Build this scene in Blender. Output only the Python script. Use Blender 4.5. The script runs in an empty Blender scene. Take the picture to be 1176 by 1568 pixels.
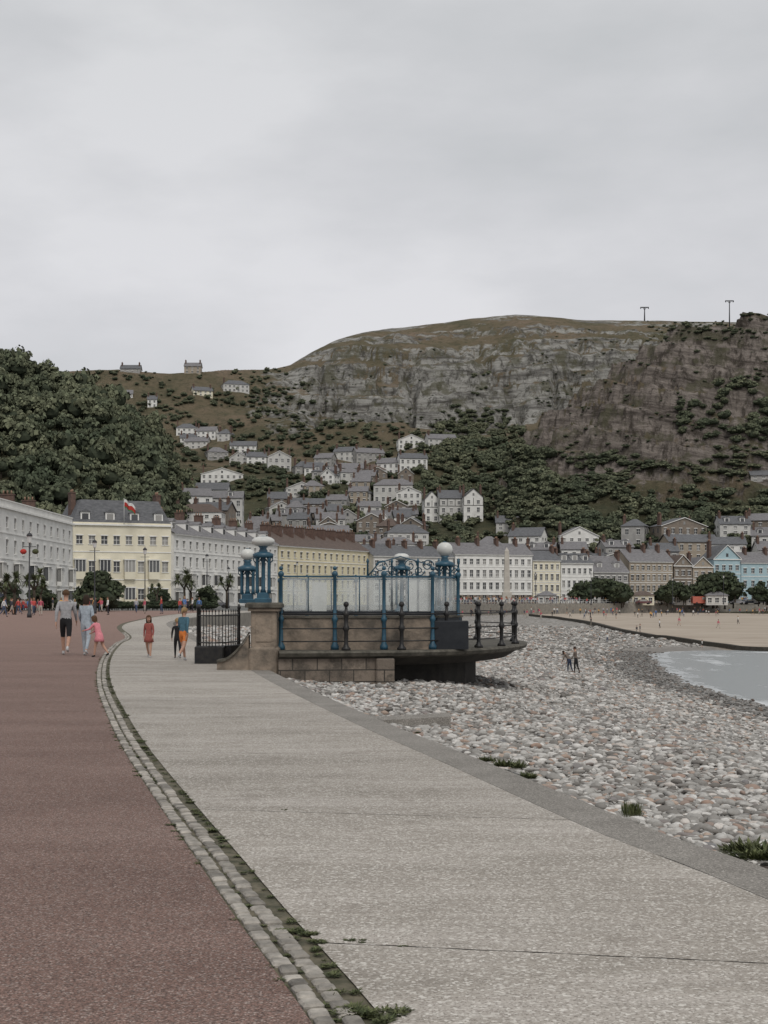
import bpy, bmesh, math, random, numpy as np
from mathutils import Vector, Matrix
random.seed(7); rng=np.random.default_rng(7)
F=2178.; CX=588.; HY=917.; H=1.55
def W(px,d): return (px-CX)/F*d
def Z(py,d): return H-(py-HY)/F*d
def G(px,py,z=0.0):
    d=(H-z)*F/(py-HY); return (W(px,d),d)
scene=bpy.context.scene
COL=scene.collection
# ------------------------------------------------------------ materials
def newmat(name):
    m=bpy.data.materials.new(name); m.use_nodes=True
    nt=m.node_tree; b=nt.nodes['Principled BSDF']
    return m,nt,b
def N(nt,t,**kw):
    n=nt.nodes.new(t)
    for k,v in kw.items(): setattr(n,k,v)
    return n
def rgba(c): return (c[0],c[1],c[2],1)
def noise(nt,vec,scale,detail=5,rough=.6):
    n=N(nt,'ShaderNodeTexNoise'); n.inputs['Scale'].default_value=scale
    n.inputs['Detail'].default_value=detail; n.inputs['Roughness'].default_value=rough
    if vec is not None: nt.links.new(vec,n.inputs['Vector'])
    return n.outputs['Fac']
def cells(nt,vec,scale):
    n=N(nt,'ShaderNodeTexVoronoi'); n.inputs['Scale'].default_value=scale; nt.links.new(vec,n.inputs['Vector'])
    s=N(nt,'ShaderNodeSeparateColor'); nt.links.new(n.outputs['Color'],s.inputs[0]); return s.outputs[0],n.outputs['Distance']
def ramp(nt,fac,stops):
    r=N(nt,'ShaderNodeValToRGB'); e=r.color_ramp.elements
    e[0].position=stops[0][0]; e[0].color=rgba(stops[0][1])
    e[1].position=stops[1][0]; e[1].color=rgba(stops[1][1])
    for p,c in stops[2:]:
        x=e.new(p); x.color=rgba(c)
    nt.links.new(fac,r.inputs['Fac']); return r.outputs['Color']
def mix(nt,fac,a,b,mode='MIX'):
    m=N(nt,'ShaderNodeMix',data_type='RGBA',blend_type=mode)
    for s,i in ((fac,0),(a,6),(b,7)):
        if isinstance(s,(int,float)): m.inputs[i].default_value=s
        elif isinstance(s,tuple): m.inputs[i].default_value=rgba(s)
        else: nt.links.new(s,m.inputs[i])
    return m.outputs[2]
def mapr(nt,v,a,b,c,d):
    m=N(nt,'ShaderNodeMapRange'); 
    for i,x in enumerate((a,b,c,d)): m.inputs[i+1].default_value=x
    nt.links.new(v,m.inputs[0]); return m.outputs[0]
def scalev(nt,vec,s):
    m=N(nt,'ShaderNodeMapping'); m.inputs['Scale'].default_value=s
    nt.links.new(vec,m.inputs['Vector']); return m.outputs[0]
def coord(nt): return N(nt,'ShaderNodeTexCoord').outputs['Object']
def bump(nt,b,h,strength,dist):
    n=N(nt,'ShaderNodeBump'); n.inputs['Strength'].default_value=strength; n.inputs['Distance'].default_value=dist
    nt.links.new(h,n.inputs['Height']); nt.links.new(n.outputs[0],b.inputs['Normal'])
def pmat(name,c1,c2=None,scale=3,detail=6,rough=.85,bmp=0,bscale=None,bdist=.01,island=0,metal=0,stretch=None,spec=.3):
    m,nt,b=newmat(name)
    if c2 is None: c2=tuple(x*.8 for x in c1)
    v=coord(nt)
    vv=scalev(nt,v,stretch) if stretch else v
    f=noise(nt,vv,scale,detail)
    c=ramp(nt,f,[(.36,c1),(.64,c2)])
    if island:
        g=N(nt,'ShaderNodeNewGeometry').outputs['Random Per Island']
        k=mapr(nt,g,0,1,1-island,1+island)
        h=N(nt,'ShaderNodeHueSaturation'); nt.links.new(k,h.inputs['Value']); nt.links.new(c,h.inputs['Color']); c=h.outputs[0]
    nt.links.new(c,b.inputs['Base Color'])
    b.inputs['Roughness'].default_value=rough; b.inputs['Metallic'].default_value=metal
    b.inputs['Specular IOR Level'].default_value=spec
    if bmp: bump(nt,b,noise(nt,v,bscale or scale*4,6),bmp,bdist)
    return m
M={}
M['white']=pmat('white_render',(.76,.75,.72),(.64,.63,.60),.5,island=0)
M['white2']=pmat('offwhite_render',(.58,.57,.54),(.47,.46,.44),.5)
M['cream']=pmat('cream_render',(.74,.69,.55),(.66,.61,.48),.5)
M['yellow']=pmat('pale_yellow_render',(.70,.63,.44),(.62,.56,.40),.5)
M['greyw']=pmat('grey_render',(.38,.37,.35),(.29,.28,.27),.5)
M['brownw']=pmat('brown_stone_wall',(.24,.20,.165),(.17,.145,.12),.8)
M['tan']=pmat('tan_render',(.38,.32,.25),(.30,.26,.21),.6)
M['blueh']=pmat('pale_blue_render',(.38,.50,.54),(.33,.45,.49),.5)
M['slate']=pmat('slate_roof',(.15,.152,.16),(.095,.097,.103),1.2,stretch=(1,1,3))
M['slate2']=pmat('lilac_slate_roof',(.21,.203,.208),(.14,.135,.14),1.2,stretch=(1,1,3))
M['broof']=pmat('brown_tile_roof',(.14,.105,.09),(.09,.07,.06),1.2,stretch=(1,1,3))
M['chim']=pmat('chimney_brick',(.15,.095,.075),(.09,.06,.05),2)
M['pot']=pmat('chimney_pot',(.28,.17,.12),(.2,.13,.09),2)
M['trim']=pmat('white_trim',(.78,.77,.74),(.70,.69,.66),1)
M['door']=pmat('painted_door',(.04,.05,.07),(.06,.03,.03),.3)
M['timber']=pmat('black_timber_framing',(.03,.028,.026),(.05,.045,.04),2)
m,nt,b=newmat('window_glass'); 
g=N(nt,'ShaderNodeNewGeometry').outputs['Random Per Island']
nt.links.new(ramp(nt,g,[(0,(.035,.037,.042)),(.5,(.09,.092,.095)),(1,(.32,.31,.29))]),b.inputs['Base Color'])
b.inputs['Roughness'].default_value=.12; M['glass']=m
# ------------------------------------------------------------ mesh builder
class MB:
    def __init__(s): s.v=[]; s.f=[]; s.m=[]; s.sm=[]; s.mats=[]; s.T=None
    def mi(s,k):
        mt=M[k] if isinstance(k,str) else k
        if mt not in s.mats: s.mats.append(mt)
        return s.mats.index(mt)
    def add(s,vs,fs,k,smooth=False):
        o=len(s.v); i=s.mi(k)
        if s.T is None: s.v+=[tuple(p) for p in vs]
        else:
            T=s.T; s.v+= [tuple(T@Vector(p)) for p in vs]
        for f in fs: s.f.append([o+a for a in f]); s.m.append(i); s.sm.append(smooth)
    def box(s,x0,x1,y0,y1,z0,z1,k):
        s.add([(x0,y0,z0),(x1,y0,z0),(x1,y1,z0),(x0,y1,z0),(x0,y0,z1),(x1,y0,z1),(x1,y1,z1),(x0,y1,z1)],
              [(0,3,2,1),(4,5,6,7),(0,1,5,4),(1,2,6,5),(2,3,7,6),(3,0,4,7)],k)
    def bbox(s,cx,cy,z0,z1,wx,wy,k,b=.02,rz=0.):
        hx,hy=wx/2,wy/2; P=[]
        c,sn=math.cos(rz),math.sin(rz)
        def ring(ix,z,bb):
            hx2,hy2=hx-ix,hy-ix
            r=[(-hx2+bb,-hy2),(hx2-bb,-hy2),(hx2,-hy2+bb),(hx2,hy2-bb),(hx2-bb,hy2),(-hx2+bb,hy2),(-hx2,hy2-bb),(-hx2,-hy2+bb)]
            return [(cx+a*c-d*sn,cy+a*sn+d*c,z) for a,d in r]
        P=ring(0,z0,b)+ring(0,z1-b,b)+ring(b,z1,b)
        fs=[]
        for L in (0,8):
            for i in range(8): fs.append((L+i,L+(i+1)%8,L+8+(i+1)%8,L+8+i))
        fs.append(tuple(range(16,24)))
        s.add(P,fs,k)
    def lathe(s,x,y,prof,k,n=12,smooth=True):
        P=[];fs=[]
        for r,z in prof:
            for i in range(n):
                a=2*math.pi*i/n; P.append((x+r*math.cos(a),y+r*math.sin(a),z))
        for j in range(len(prof)-1):
            for i in range(n): fs.append((j*n+i,j*n+(i+1)%n,(j+1)*n+(i+1)%n,(j+1)*n+i))
        fs.append(tuple(range(n-1,-1,-1))); fs.append(tuple((len(prof)-1)*n+i for i in range(n)))
        s.add(P,fs,k,smooth)
    def sphere(s,x,y,z,r,k,n=14,sz=1.):
        m_=8; s.lathe(x,y,[(max(r*math.sin(math.pi*j/m_),r*.02),z-r*sz*math.cos(math.pi*j/m_)) for j in range(m_+1)],k,n)
    def tube(s,pts,r,k,n=6):
        pts=[Vector(p) for p in pts]; P=[];fs=[]
        for i,p in enumerate(pts):
            t=(pts[min(i+1,len(pts)-1)]-pts[max(i-1,0)])
            if t.length<1e-9: t=Vector((0,0,1))
            t.normalize(); a=t.cross(Vector((0,0,1)))
            if a.length<.05: a=t.cross(Vector((1,0,0)))
            a.normalize(); b_=t.cross(a); rr=r[i] if isinstance(r,(list,tuple)) else r
            for j in range(n):
                q=2*math.pi*j/n; P.append(tuple(p+a*rr*math.cos(q)+b_*rr*math.sin(q)))
        for i in range(len(pts)-1):
            for j in range(n): fs.append((i*n+j,i*n+(j+1)%n,(i+1)*n+(j+1)%n,(i+1)*n+j))
        fs.append(tuple(range(n))); fs.append(tuple((len(pts)-1)*n+j for j in range(n-1,-1,-1)))
        s.add(P,fs,k,True)
    def obj(s,name,parent=None):
        me=bpy.data.meshes.new(name); me.from_pydata(s.v,[],s.f)
        for m_ in s.mats: me.materials.append(m_)
        me.polygons.foreach_set('material_index',s.m); me.polygons.foreach_set('use_smooth',s.sm); me.update()
        bm=bmesh.new(); bm.from_mesh(me); bmesh.ops.recalc_face_normals(bm,faces=bm.faces); bm.to_mesh(me); bm.free()
        o=bpy.data.objects.new(name,me); COL.objects.link(o)
        if parent: o.parent=parent
        return o
def empty(name,loc=(0,0,0)):
    e=bpy.data.objects.new(name,None); e.empty_display_size=.5; COL.objects.link(e); return e
def npmesh(name,V,T,mats,matidx=None,smooth=False,attr=None):
    me=bpy.data.meshes.new(name); T=np.asarray(T,dtype=np.int32); k=T.shape[1]
    me.vertices.add(len(V)); me.vertices.foreach_set('co',np.asarray(V,dtype=np.float32).ravel())
    me.loops.add(T.size); me.loops.foreach_set('vertex_index',T.ravel())
    me.polygons.add(len(T)); me.polygons.foreach_set('loop_start',np.arange(0,T.size,k,dtype=np.int32))
    me.polygons.foreach_set('use_smooth',np.full(len(T),smooth))
    for m_ in mats: me.materials.append(m_)
    if matidx is not None: me.polygons.foreach_set('material_index',np.asarray(matidx,dtype=np.int32))
    me.update(calc_edges=True)
    if attr is not None:
        a=me.color_attributes.new('mask','FLOAT_COLOR','POINT'); a.data.foreach_set('color',np.asarray(attr,dtype=np.float32).ravel())
    o=bpy.data.objects.new(name,me); COL.objects.link(o); return o
def gridmesh(name,X,Y,Zz,mats,attr=None,smooth=True):
    n,m_=X.shape; V=np.stack([X.ravel(),Y.ravel(),Zz.ravel()],1)
    i=np.arange(n*m_).reshape(n,m_)
    T=np.stack([i[:-1,:-1].ravel(),i[1:,:-1].ravel(),i[1:,1:].ravel(),i[:-1,1:].ravel()],1)
    return npmesh(name,V,T,mats,None,smooth,None if attr is None else attr.reshape(-1,4))
def scatter(name,protos,inst,mats,smooth=False,pmi=None):
    Vs=[];Ts=[];Ms=[];o=0
    inst=np.array(inst,dtype=np.float64)
    for pi,(V,T,mi_) in enumerate(protos):
        q=inst[inst[:,0]==pi]
        if len(q)==0: continue
        k=len(q); P=V[None]*q[:,None,5:8]
        ct,st=np.cos(q[:,8])[:,None],np.sin(q[:,8])[:,None]
        y=P[:,:,1]*ct-P[:,:,2]*st; z=P[:,:,1]*st+P[:,:,2]*ct
        c,s=np.cos(q[:,4])[:,None],np.sin(q[:,4])[:,None]
        x2=P[:,:,0]*c-y*s; y2=P[:,:,0]*s+y*c
        R=np.stack([x2+q[:,1:2],y2+q[:,2:3],z+q[:,3:4]],2)
        Vs.append(R.reshape(-1,3)); Ts.append((T[None]+(np.arange(k)*len(V))[:,None,None]+o).reshape(-1,3)); o+=k*len(V)
        Ms.append(np.tile(mi_,k))
    return npmesh(name,np.concatenate(Vs),np.concatenate(Ts),mats,np.concatenate(Ms),smooth)
def ico(sub,seed=0,rough=.15):
    bm=bmesh.new(); bmesh.ops.create_icosphere(bm,subdivisions=sub,radius=1)
    bm.verts.ensure_lookup_table(); V=np.array([v.co[:] for v in bm.verts]); T=np.array([[v.index for v in f.verts] for f in bm.faces]); bm.free()
    r=np.random.default_rng(seed); d=np.zeros(len(V))
    for _ in range(5):
        a=r.normal(size=3); a/=np.linalg.norm(a); d+=r.uniform(-1,1)*np.sin(V@a*r.uniform(1.5,3)+r.uniform(0,6))
    V=V*(1+rough*d/2)[:,None]
    return V,T
_tab=rng.random((256,256))
def vn(x,y):
    xi=np.floor(x).astype(int); yi=np.floor(y).astype(int); fx=x-xi; fy=y-yi
    fx=fx*fx*(3-2*fx); fy=fy*fy*(3-2*fy)
    a=_tab[xi&255,yi&255]; b=_tab[(xi+1)&255,yi&255]; c=_tab[xi&255,(yi+1)&255]; d=_tab[(xi+1)&255,(yi+1)&255]
    return (a*(1-fx)+b*fx)*(1-fy)+(c*(1-fx)+d*fx)*fy-.5
def fbm(x,y,o=4):
    r=0;a=1.
    for i in range(o): r=r+a*vn(x+17.3*i,y+9.1*i); x=x*2.03;y=y*2.03;a*=.5
    return r
def sstep(a,b,x): t=np.clip((x-a)/(b-a),0,1); return t*t*(3-2*t)
def crom(P,n=10):
    P=[np.array(p,float) for p in P]; P=[2*P[0]-P[1]]+P+[2*P[-1]-P[-2]]; out=[]
    for i in range(1,len(P)-2):
        for j in range(n):
            t=j/n; a,b,c,d=P[i-1:i+3]
            out.append(.5*((2*b)+(-a+c)*t+(2*a-5*b+4*c-d)*t*t+(-a+3*b-3*c+d)*t**3))
    out.append(P[-2]); return np.array(out)
# ------------------------------------------------------------ camera / light / sky
cam=bpy.data.cameras.new('camera'); co=bpy.data.objects.new('camera',cam); COL.objects.link(co)
co.location=(0,0,H); co.rotation_euler=(math.radians(90),0,0)
cam.sensor_fit='VERTICAL'; cam.sensor_height=36; cam.sensor_width=27; cam.lens=36*F/1568; cam.shift_y=(HY-784)/1568
cam.clip_start=.1; cam.clip_end=9000; scene.camera=co
SE,SR=math.radians(50),math.radians(165)
w=bpy.data.worlds.new('World'); scene.world=w; w.use_nodes=True; nt=w.node_tree; bg=nt.nodes['Background']
sky=N(nt,'ShaderNodeTexSky',sky_type='NISHITA'); sky.sun_disc=False; sky.sun_elevation=SE; sky.sun_rotation=SR
tc=N(nt,'ShaderNodeTexCoord').outputs['Generated']
n1=noise(nt,scalev(nt,tc,(1,1,2.6)),3.3,8,.52)
cc=ramp(nt,n1,[(.34,(.56,.57,.58)),(.5,(.64,.643,.655)),(.64,(.73,.73,.74))])
sx=N(nt,'ShaderNodeSeparateXYZ'); nt.links.new(tc,sx.inputs[0])
gr=ramp(nt,sx.outputs[2],[(0.0,(1.07,1.06,1.08)),(.2,(1.05,1.04,1.05)),(.45,(.95,.96,.955))])
cl=mix(nt,1.0,cc,gr,'MULTIPLY')
vm=N(nt,'ShaderNodeVectorMath',operation='SCALE'); nt.links.new(cl,vm.inputs[0]); vm.inputs['Scale'].default_value=10.
fin=mix(nt,.93,sky.outputs[0],vm.outputs[0])
nt.links.new(fin,bg.inputs['Color']); bg.inputs['Strength'].default_value=.1
sl=bpy.data.lights.new('sun','SUN'); sl.energy=1.5; sl.angle=math.radians(25); sl.color=(1,.96,.9)
so=bpy.data.objects.new('sun',sl); COL.objects.link(so)
sd=Vector((math.sin(SR)*math.cos(SE),math.cos(SR)*math.cos(SE),math.sin(SE)))
so.rotation_euler=sd.to_track_quat('Z','Y').to_euler()
scene.view_settings.view_transform='Standard'; scene.view_settings.look='None'; scene.view_settings.exposure=0
# ------------------------------------------------------------ curves
C=crom([(2.6,-8),(.92,0),(.12,3.5),(-.262,5.19),(-.74,6.99),(-1.205,8.81),(-1.63,10.45),(-2.65,14.49),(-3.58,18.45),(-5.13,25.4),(-6.6,32.8),(-8.0,40.7),(-9.4,49.6),(-10.6,58.2),(-15,80),(-17.9,102),(-21,140),(-21,187)],8)
E=crom([(5.6,-8),(3.9,0),(2.85,5.2),(2.2,8.17),(1.81,9.56),(.95,13.6),(.096,17.5),(-1.19,23.9),(-2.07,28.6),(-3.6,37),(-8,60),(-14,95),(-16,130),(-15,165),(-10,205),(5,280),(30,345),(60,382),(113,420),(200,450),(500,480)],8)
# ------------------------------------------------------------ town ground + seawall
land=pmat('town_ground_mat',(.15,.15,.14),(.10,.10,.095),.15)
gb=MB(); pts=[(p[0],p[1]) for p in E]; poly=pts+[(900,480),(900,760),(-900,760),(-900,-60),(5.6,-60)]
gb.add([(x,y,-.03) for x,y in poly],[tuple(range(len(poly)))],land); town_=gb.obj('town_ground')
seaw=pmat('seawall_stone',(.27,.25,.215),(.19,.175,.155),1.5,bmp=.4)
def offs(P,o):
    T=np.gradient(P,axis=0); T/=np.linalg.norm(T,axis=1)[:,None]; Nn=np.stack([T[:,1],-T[:,0]],1); return P+Nn*o
sw=MB(); n=len(E)
sw.add([(p[0],p[1],0.0 if p[1]<187 else .35) for p in E]+[(p[0],p[1],-6) for p in E],[(i,i+1,n+i+1,n+i) for i in range(n-1)],seaw)
cop,nt_,b_=newmat('edge_concrete')
v=coord(nt_); c1=ramp(nt_,noise(nt_,v,1.3,8),[(.35,(.185,.17,.15)),(.65,(.265,.245,.22))])
sc1,_=cells(nt_,v,110); c2=mix(nt_,mapr(nt_,sc1,.55,1,0,.75),c1,(.09,.083,.072)); c2=mix(nt_,mapr(nt_,sc1,.25,0,0,.7),c2,(.46,.43,.39)); nt_.links.new(c2,b_.inputs['Base Color']); b_.inputs['Roughness'].default_value=.9
bump(nt_,b_,sc1,.5,.008)
Ed=crom([tuple(p) for p in E[::2]],3); Edi=offs(Ed,-.40); n=len(Ed)
sw.add([(p[0],p[1],.0) for p in Edi]+[(p[0],p[1],.0) for p in Ed]+[(p[0],p[1],-.12) for p in Edi],[(i,i+1,n+i+1,n+i) for i in range(n-1)]+[(i,i+1,2*n+i+1,2*n+i) for i in range(n-1)],cop)
sw.obj('sea_wall')
# ------------------------------------------------------------ red tarmac
m,nt,b=newmat('red_tarmac'); v=coord(nt)
big=noise(nt,scalev(nt,v,(.35,.9,1)),.8,7,.65); c=ramp(nt,big,[(.32,(.205,.125,.102)),(.5,(.27,.170,.140)),(.68,(.335,.222,.187))])
g1,gd=cells(nt,v,85); g2,_=cells(nt,v,150)
c=mix(nt,mapr(nt,g1,.6,1,0,.85),c,(.46,.38,.34)); c=mix(nt,mapr(nt,g2,.42,0,0,.95),c,(.06,.043,.038)); c=mix(nt,mapr(nt,gd,.25,.7,0,.6),c,(.07,.05,.044))
yy=N(nt,'ShaderNodeSeparateXYZ'); nt.links.new(v,yy.inputs[0])
c=mix(nt,mapr(nt,yy.outputs[1],14,70,0,.6),c,(.32,.215,.18))
nt.links.new(c,b.inputs['Base Color']); b.inputs['Roughness'].default_value=.92; b.inputs['Specular IOR Level'].default_value=.2; bump(nt,b,g1,.8,.012)
tb=MB(); P=[(x,y) for x,y in C]+[(-220,187),(-220,-8)]
tb.add([(x,y,0.0) for x,y in P],[tuple(range(len(P)))],m); tb.obj('red_tarmac_promenade')
# ------------------------------------------------------------ concrete path slabs
m,nt,b=newmat('path_concrete'); v=coord(nt)
c=ramp(nt,noise(nt,scalev(nt,v,(.5,1.6,1)),.9,8,.65),[(.32,(.27,.243,.21)),(.5,(.38,.345,.305)),(.68,(.48,.44,.40))])
wv=noise(nt,scalev(nt,v,(.25,9,1)),1.6,6,.7); c=mix(nt,mapr(nt,wv,.42,.68,0,.5),c,(.25,.225,.195))
g1,gd=cells(nt,v,120); g2,_=cells(nt,v,75)
c=mix(nt,mapr(nt,g1,.55,1,0,.8),c,(.17,.15,.13)); c=mix(nt,mapr(nt,g2,.3,0,0,.85),c,(.66,.63,.58))
c=mix(nt,mapr(nt,noise(nt,v,2.2,7,.7),.56,.70,0,.45),c,(.18,.155,.13))
gi=N(nt,'ShaderNodeNewGeometry').outputs['Random Per Island']; hs=N(nt,'ShaderNodeHueSaturation'); nt.links.new(mapr(nt,gi,0,1,.91,1.08),hs.inputs['Value']); nt.links.new(c,hs.inputs['Color'])
nt.links.new(hs.outputs[0],b.inputs['Base Color']); b.inputs['Roughness'].default_value=.9; b.inputs['Specular IOR Level'].default_value=.25; bump(nt,b,g1,.6,.008)
Cr=offs(C,.27)
def xL(d): return np.interp(d,Cr[:,1],Cr[:,0])
def xR(d): return np.interp(d,Edi[:,1],Edi[:,0])
def xE(d): return np.interp(d,E[:,1],E[:,0])
pb=MB(); js=[-6,-1.8,2.3,6.42,10.48,14.5,18.5,22.6,26.7,30.8,35,39,43,47.5,52,57,62,68,75,83,92,102,120,140,165,187]
for a,bq in zip(js[:-1],js[1:]):
    gap=.006 if a<30 else .012; vs=[];rows=6
    for i in range(rows+1):
        d0=a+gap+(bq-a-2*gap)*i/rows
        for j in range(25):
            s=j/24; xl=float(xL(d0)); dd=d0
            for _ in range(4):
                xr=float(xR(dd)); dd=d0-.19*(xr-xl)
            x=xl+(xr-.006-xl)*s; wob=(.004*math.sin(j*2.3+a)+.003*math.sin(j*5.1)) if i in(0,rows) else 0; vs.append((x,d0-.19*(x-xl)+wob,.0))
    pb.add(vs,[(i*25+j,i*25+j+1,(i+1)*25+j+1,(i+1)*25+j) for i in range(rows) for j in range(24)],m)
pb.obj('concrete_footpath')
# ------------------------------------------------------------ granite setts
sm_=pmat('granite_sett',(.38,.35,.31),(.19,.175,.155),9,rough=.85,island=.38,bmp=.7,bscale=60)
seg=np.linalg.norm(np.diff(C,axis=0),axis=1); cum=np.concatenate([[0],np.cumsum(seg)])
def onC(P,s): return np.array([np.interp(s,cum,P[:,0]),np.interp(s,cum,P[:,1])])
setts=MB(); s0=6.0
for row,oc in ((0,.05),(1,.15)):
    s=s0+row*.05
    while s<75:
        L=random.uniform(.09,.15) if s<45 else .25
        Pc=onC(C,s+L/2); q=onC(C,s+L/2+.05)-Pc; q/=np.linalg.norm(q); nn=np.array([q[1],-q[0]])
        p=Pc+nn*(oc+random.uniform(-.006,.006)); a=math.atan2(q[1],q[0])+random.uniform(-.08,.08)
        setts.bbox(p[0],p[1],-.03,.008+random.uniform(-.006,.008),L-.022,.080+random.uniform(-.010,.004),sm_,.009,a); s+=L
setts.obj('granite_sett_strip')
jm=pmat('sandy_joint',(.15,.13,.09),(.05,.05,.03),8)
jb=MB(); n=len(C); Co=offs(C,-.02); Cq=offs(C,.30)
jb.add([(p[0],p[1],-.008) for p in Co]+[(p[0],p[1],-.008) for p in Cq],[(i,i+1,n+i+1,n+i) for i in range(n-1)],jm); jb.obj('sett_joint_bed')
def weed_proto(seed,n=70,leafw=.1,up=.6):
    r=np.random.default_rng(seed);V=[];T=[]
    for i in range(n):
        a=r.uniform(0,2*math.pi); ro=r.uniform(0,.6); l=r.uniform(.25,.8); b0=np.array([math.cos(a)*ro,math.sin(a)*ro*.8,0])
        dr=np.array([math.cos(a)+r.normal()*.5,math.sin(a)+r.normal()*.5,up*r.uniform(.2,1.6)]); dr/=np.linalg.norm(dr)
        side=np.cross(dr,[0,0,1]); side/=np.linalg.norm(side)+1e-6; w_=leafw*r.uniform(.5,1.3)
        o=len(V); mid=b0+dr*l*.55; tip=b0+dr*l; tip[2]*=.85
        V+= [b0,mid+side*w_,tip,mid-side*w_]; T+=[[o,o+1,o+2],[o,o+2,o+3]]
    return np.array(V),np.array(T),np.zeros(len(T),int)
wp=[weed_proto(1,110,.07),weed_proto(2,150,.08,.4),weed_proto(3,60,.045,2.)]
wm=pmat('weed_leaf',(.055,.07,.028),(.12,.13,.058),14,island=.5,rough=.7)
ins=[]
for k in range(700):
    s=6.2+ (k/700)**1.5*42+random.uniform(-.1,.1)
    if vn(np.array(s*.9),np.array(3.3))<-.02 and random.random()<.6: continue
    p=onC(C,s); q=onC(C,s+.05)-p; q/=np.linalg.norm(q); nn=np.array([q[1],-q[0]]); o=random.choice([.225,.235,.25,.25,.1,.1,-.01,-.01]); p=p+nn*o; r=random.uniform(.018,.048)
    if o==.1: r*=.6
    if random.random()<.06: r*=1.8
    ins.append((random.randrange(3),p[0],p[1],-.003,random.uniform(0,6),r,r,r*.7,0))
for px,py,r in ((560,1548,.10),(590,1556,.08),(535,1542,.09),(515,1520,.05),(465,1434,.06),(445,1425,.06),(480,1440,.05),(547,1441,.035),(530,1440,.02),(617,1449,.02),(215,1136,.08),(222,1145,.07),(500,1480,.03),(380,1335,.04),(435,1240,.02),(270,1068,.02)):
    x,d=G(px,py); 
    for _ in range(4): ins.append((random.randrange(2),x+random.uniform(-.8,.8)*r,d+random.uniform(-1,1)*r,0,random.uniform(0,6),r*.6,r*.6,r*.45,0))
scatter('verge_weeds',wp,ins,[wm])
# ------------------------------------------------------------ beach
S=crom([(24,-10),(23,20),(21.5,40),(21.6,60),(22.0,80),(22.4,103),(25.8,130),(30.8,157),(36,165),(46,166),(70,170),(150,195),(320,260)],8)
def pdist(X,Y,P):
    r=np.full(X.shape,1e9)
    for a,b in zip(P[:-1],P[1:]):
        d=b-a; L=d@d
        if L<1e-9: continue
        t=np.clip(((X-a[0])*d[0]+(Y-a[1])*d[1])/L,0,1); r=np.minimum(r,np.hypot(X-a[0]-t*d[0],Y-a[1]-t*d[1]))
    return r
def inpoly(X,Y,P):
    ins_=np.zeros(X.shape,bool); n=len(P); j=n-1
    for i in range(n):
        xi,yi=P[i]; xj,yj=P[j]
        if yi!=yj: ins_^=((yi>Y)!=(yj>Y))&(X<(xj-xi)*(Y-yi)/(yj-yi)+xi)
        j=i
    return ins_
seapoly=[tuple(p) for p in S]+[(2000,260),(2000,-10)]
landpoly=[tuple(p) for p in E]+[(-900,480),(-900,-60),(5.6,-60)]
def beach_z(X,Y):
    t=pdist(X,Y,E[::2]); s=pdist(X,Y,S[::2]); sea=inpoly(X,Y,seapoly); ld=inpoly(X,Y,landpoly)
    r=np.where(sea,1,np.where(ld,0,t/(t+s+1e-6)))
    k=sstep(60,220,Y)
    zn=np.interp(r,[0,.03,.17,.35,.55,.8,1],[-.13,-.26,-.42,-1.05,-2.15,-3.75,-4.56])
    zf=np.interp(r,[0,.5,1],[-2.3,-3.5,-4.56])
    z=zn*(1-k)+zf*k
    z=np.where(sea,-4.56-.05*s,z)+fbm(X*.25,Y*.25,3)*.12*(r>.1)*(1-sea)
    return z,r,s,sea,ld
xs=np.concatenate([np.arange(-25,30,.5),np.arange(30,60,1.),np.arange(60,420,6)]); ys=np.concatenate([np.arange(-10,60,.5),np.arange(60,200,1.),np.arange(200,480,4)])
X,Y=np.meshgrid(xs,ys,indexing='ij'); Zb,R,Sd,sea,ld=beach_z(X,Y)
def gxf(Y): return np.interp(Y,[160,180,207,280,340],[41,38,35.5,37,34])
gx=gxf(Y)
sand=sstep(-1,3,X-gx)*sstep(150,166,Y)
wet=sstep(.84,.97,R)
at=np.stack([sand,wet,np.zeros_like(R),np.ones_like(R)],-1)
m,nt,b=newmat('beach_shingle'); v=coord(nt)
va=N(nt,'ShaderNodeVertexColor',layer_name='mask'); sp=N(nt,'ShaderNodeSeparateColor'); nt.links.new(va.outputs[0],sp.inputs[0])
def shl(sc):
    a,dd_=cells(nt,v,sc); q=ramp(nt,a,[(0,(.15,.135,.12)),(.5,(.33,.315,.29)),(1,(.56,.54,.51))]); return mix(nt,mapr(nt,dd_,.3,.7,0,.7),q,(.07,.062,.055)),dd_
ca,dva=shl(7); cb_,dvb=shl(2.2)
yy=N(nt,'ShaderNodeSeparateXYZ'); nt.links.new(v,yy.inputs[0])
c=mix(nt,mapr(nt,yy.outputs[1],50,110,0,1),ca,cb_)
c=mix(nt,mapr(nt,noise(nt,scalev(nt,v,(.5,.12,1)),.6,6),.45,.62,0,.5),c,(.20,.175,.15))
sandc=ramp(nt,noise(nt,scalev(nt,v,(.05,.25,1)),1,6),[(.35,(.31,.255,.20)),(.65,(.42,.36,.295))])
wetc=ramp(nt,noise(nt,v,1.2,5),[(.35,(.11,.095,.08)),(.65,(.20,.175,.15))])
c=mix(nt,sp.outputs[1],c,wetc); c=mix(nt,sp.outputs[0],c,sandc)
nt.links.new(c,b.inputs['Base Color']); nt.links.new(mapr(nt,sp.outputs[1],0,1,.9,.45),b.inputs['Roughness'])
bump(nt,b,dva,-.8,.06)
gridmesh('shingle_beach',X,Y,Zb,[m],at)
protos=[(lambda a:(a[0],a[1],np.zeros(len(a[1]),int)))(ico(2,i,.36)) for i in range(7)]
protlo=[(lambda a:(a[0],a[1],np.zeros(len(a[1]),int)))(ico(1,i,.3)) for i in range(5)]
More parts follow.
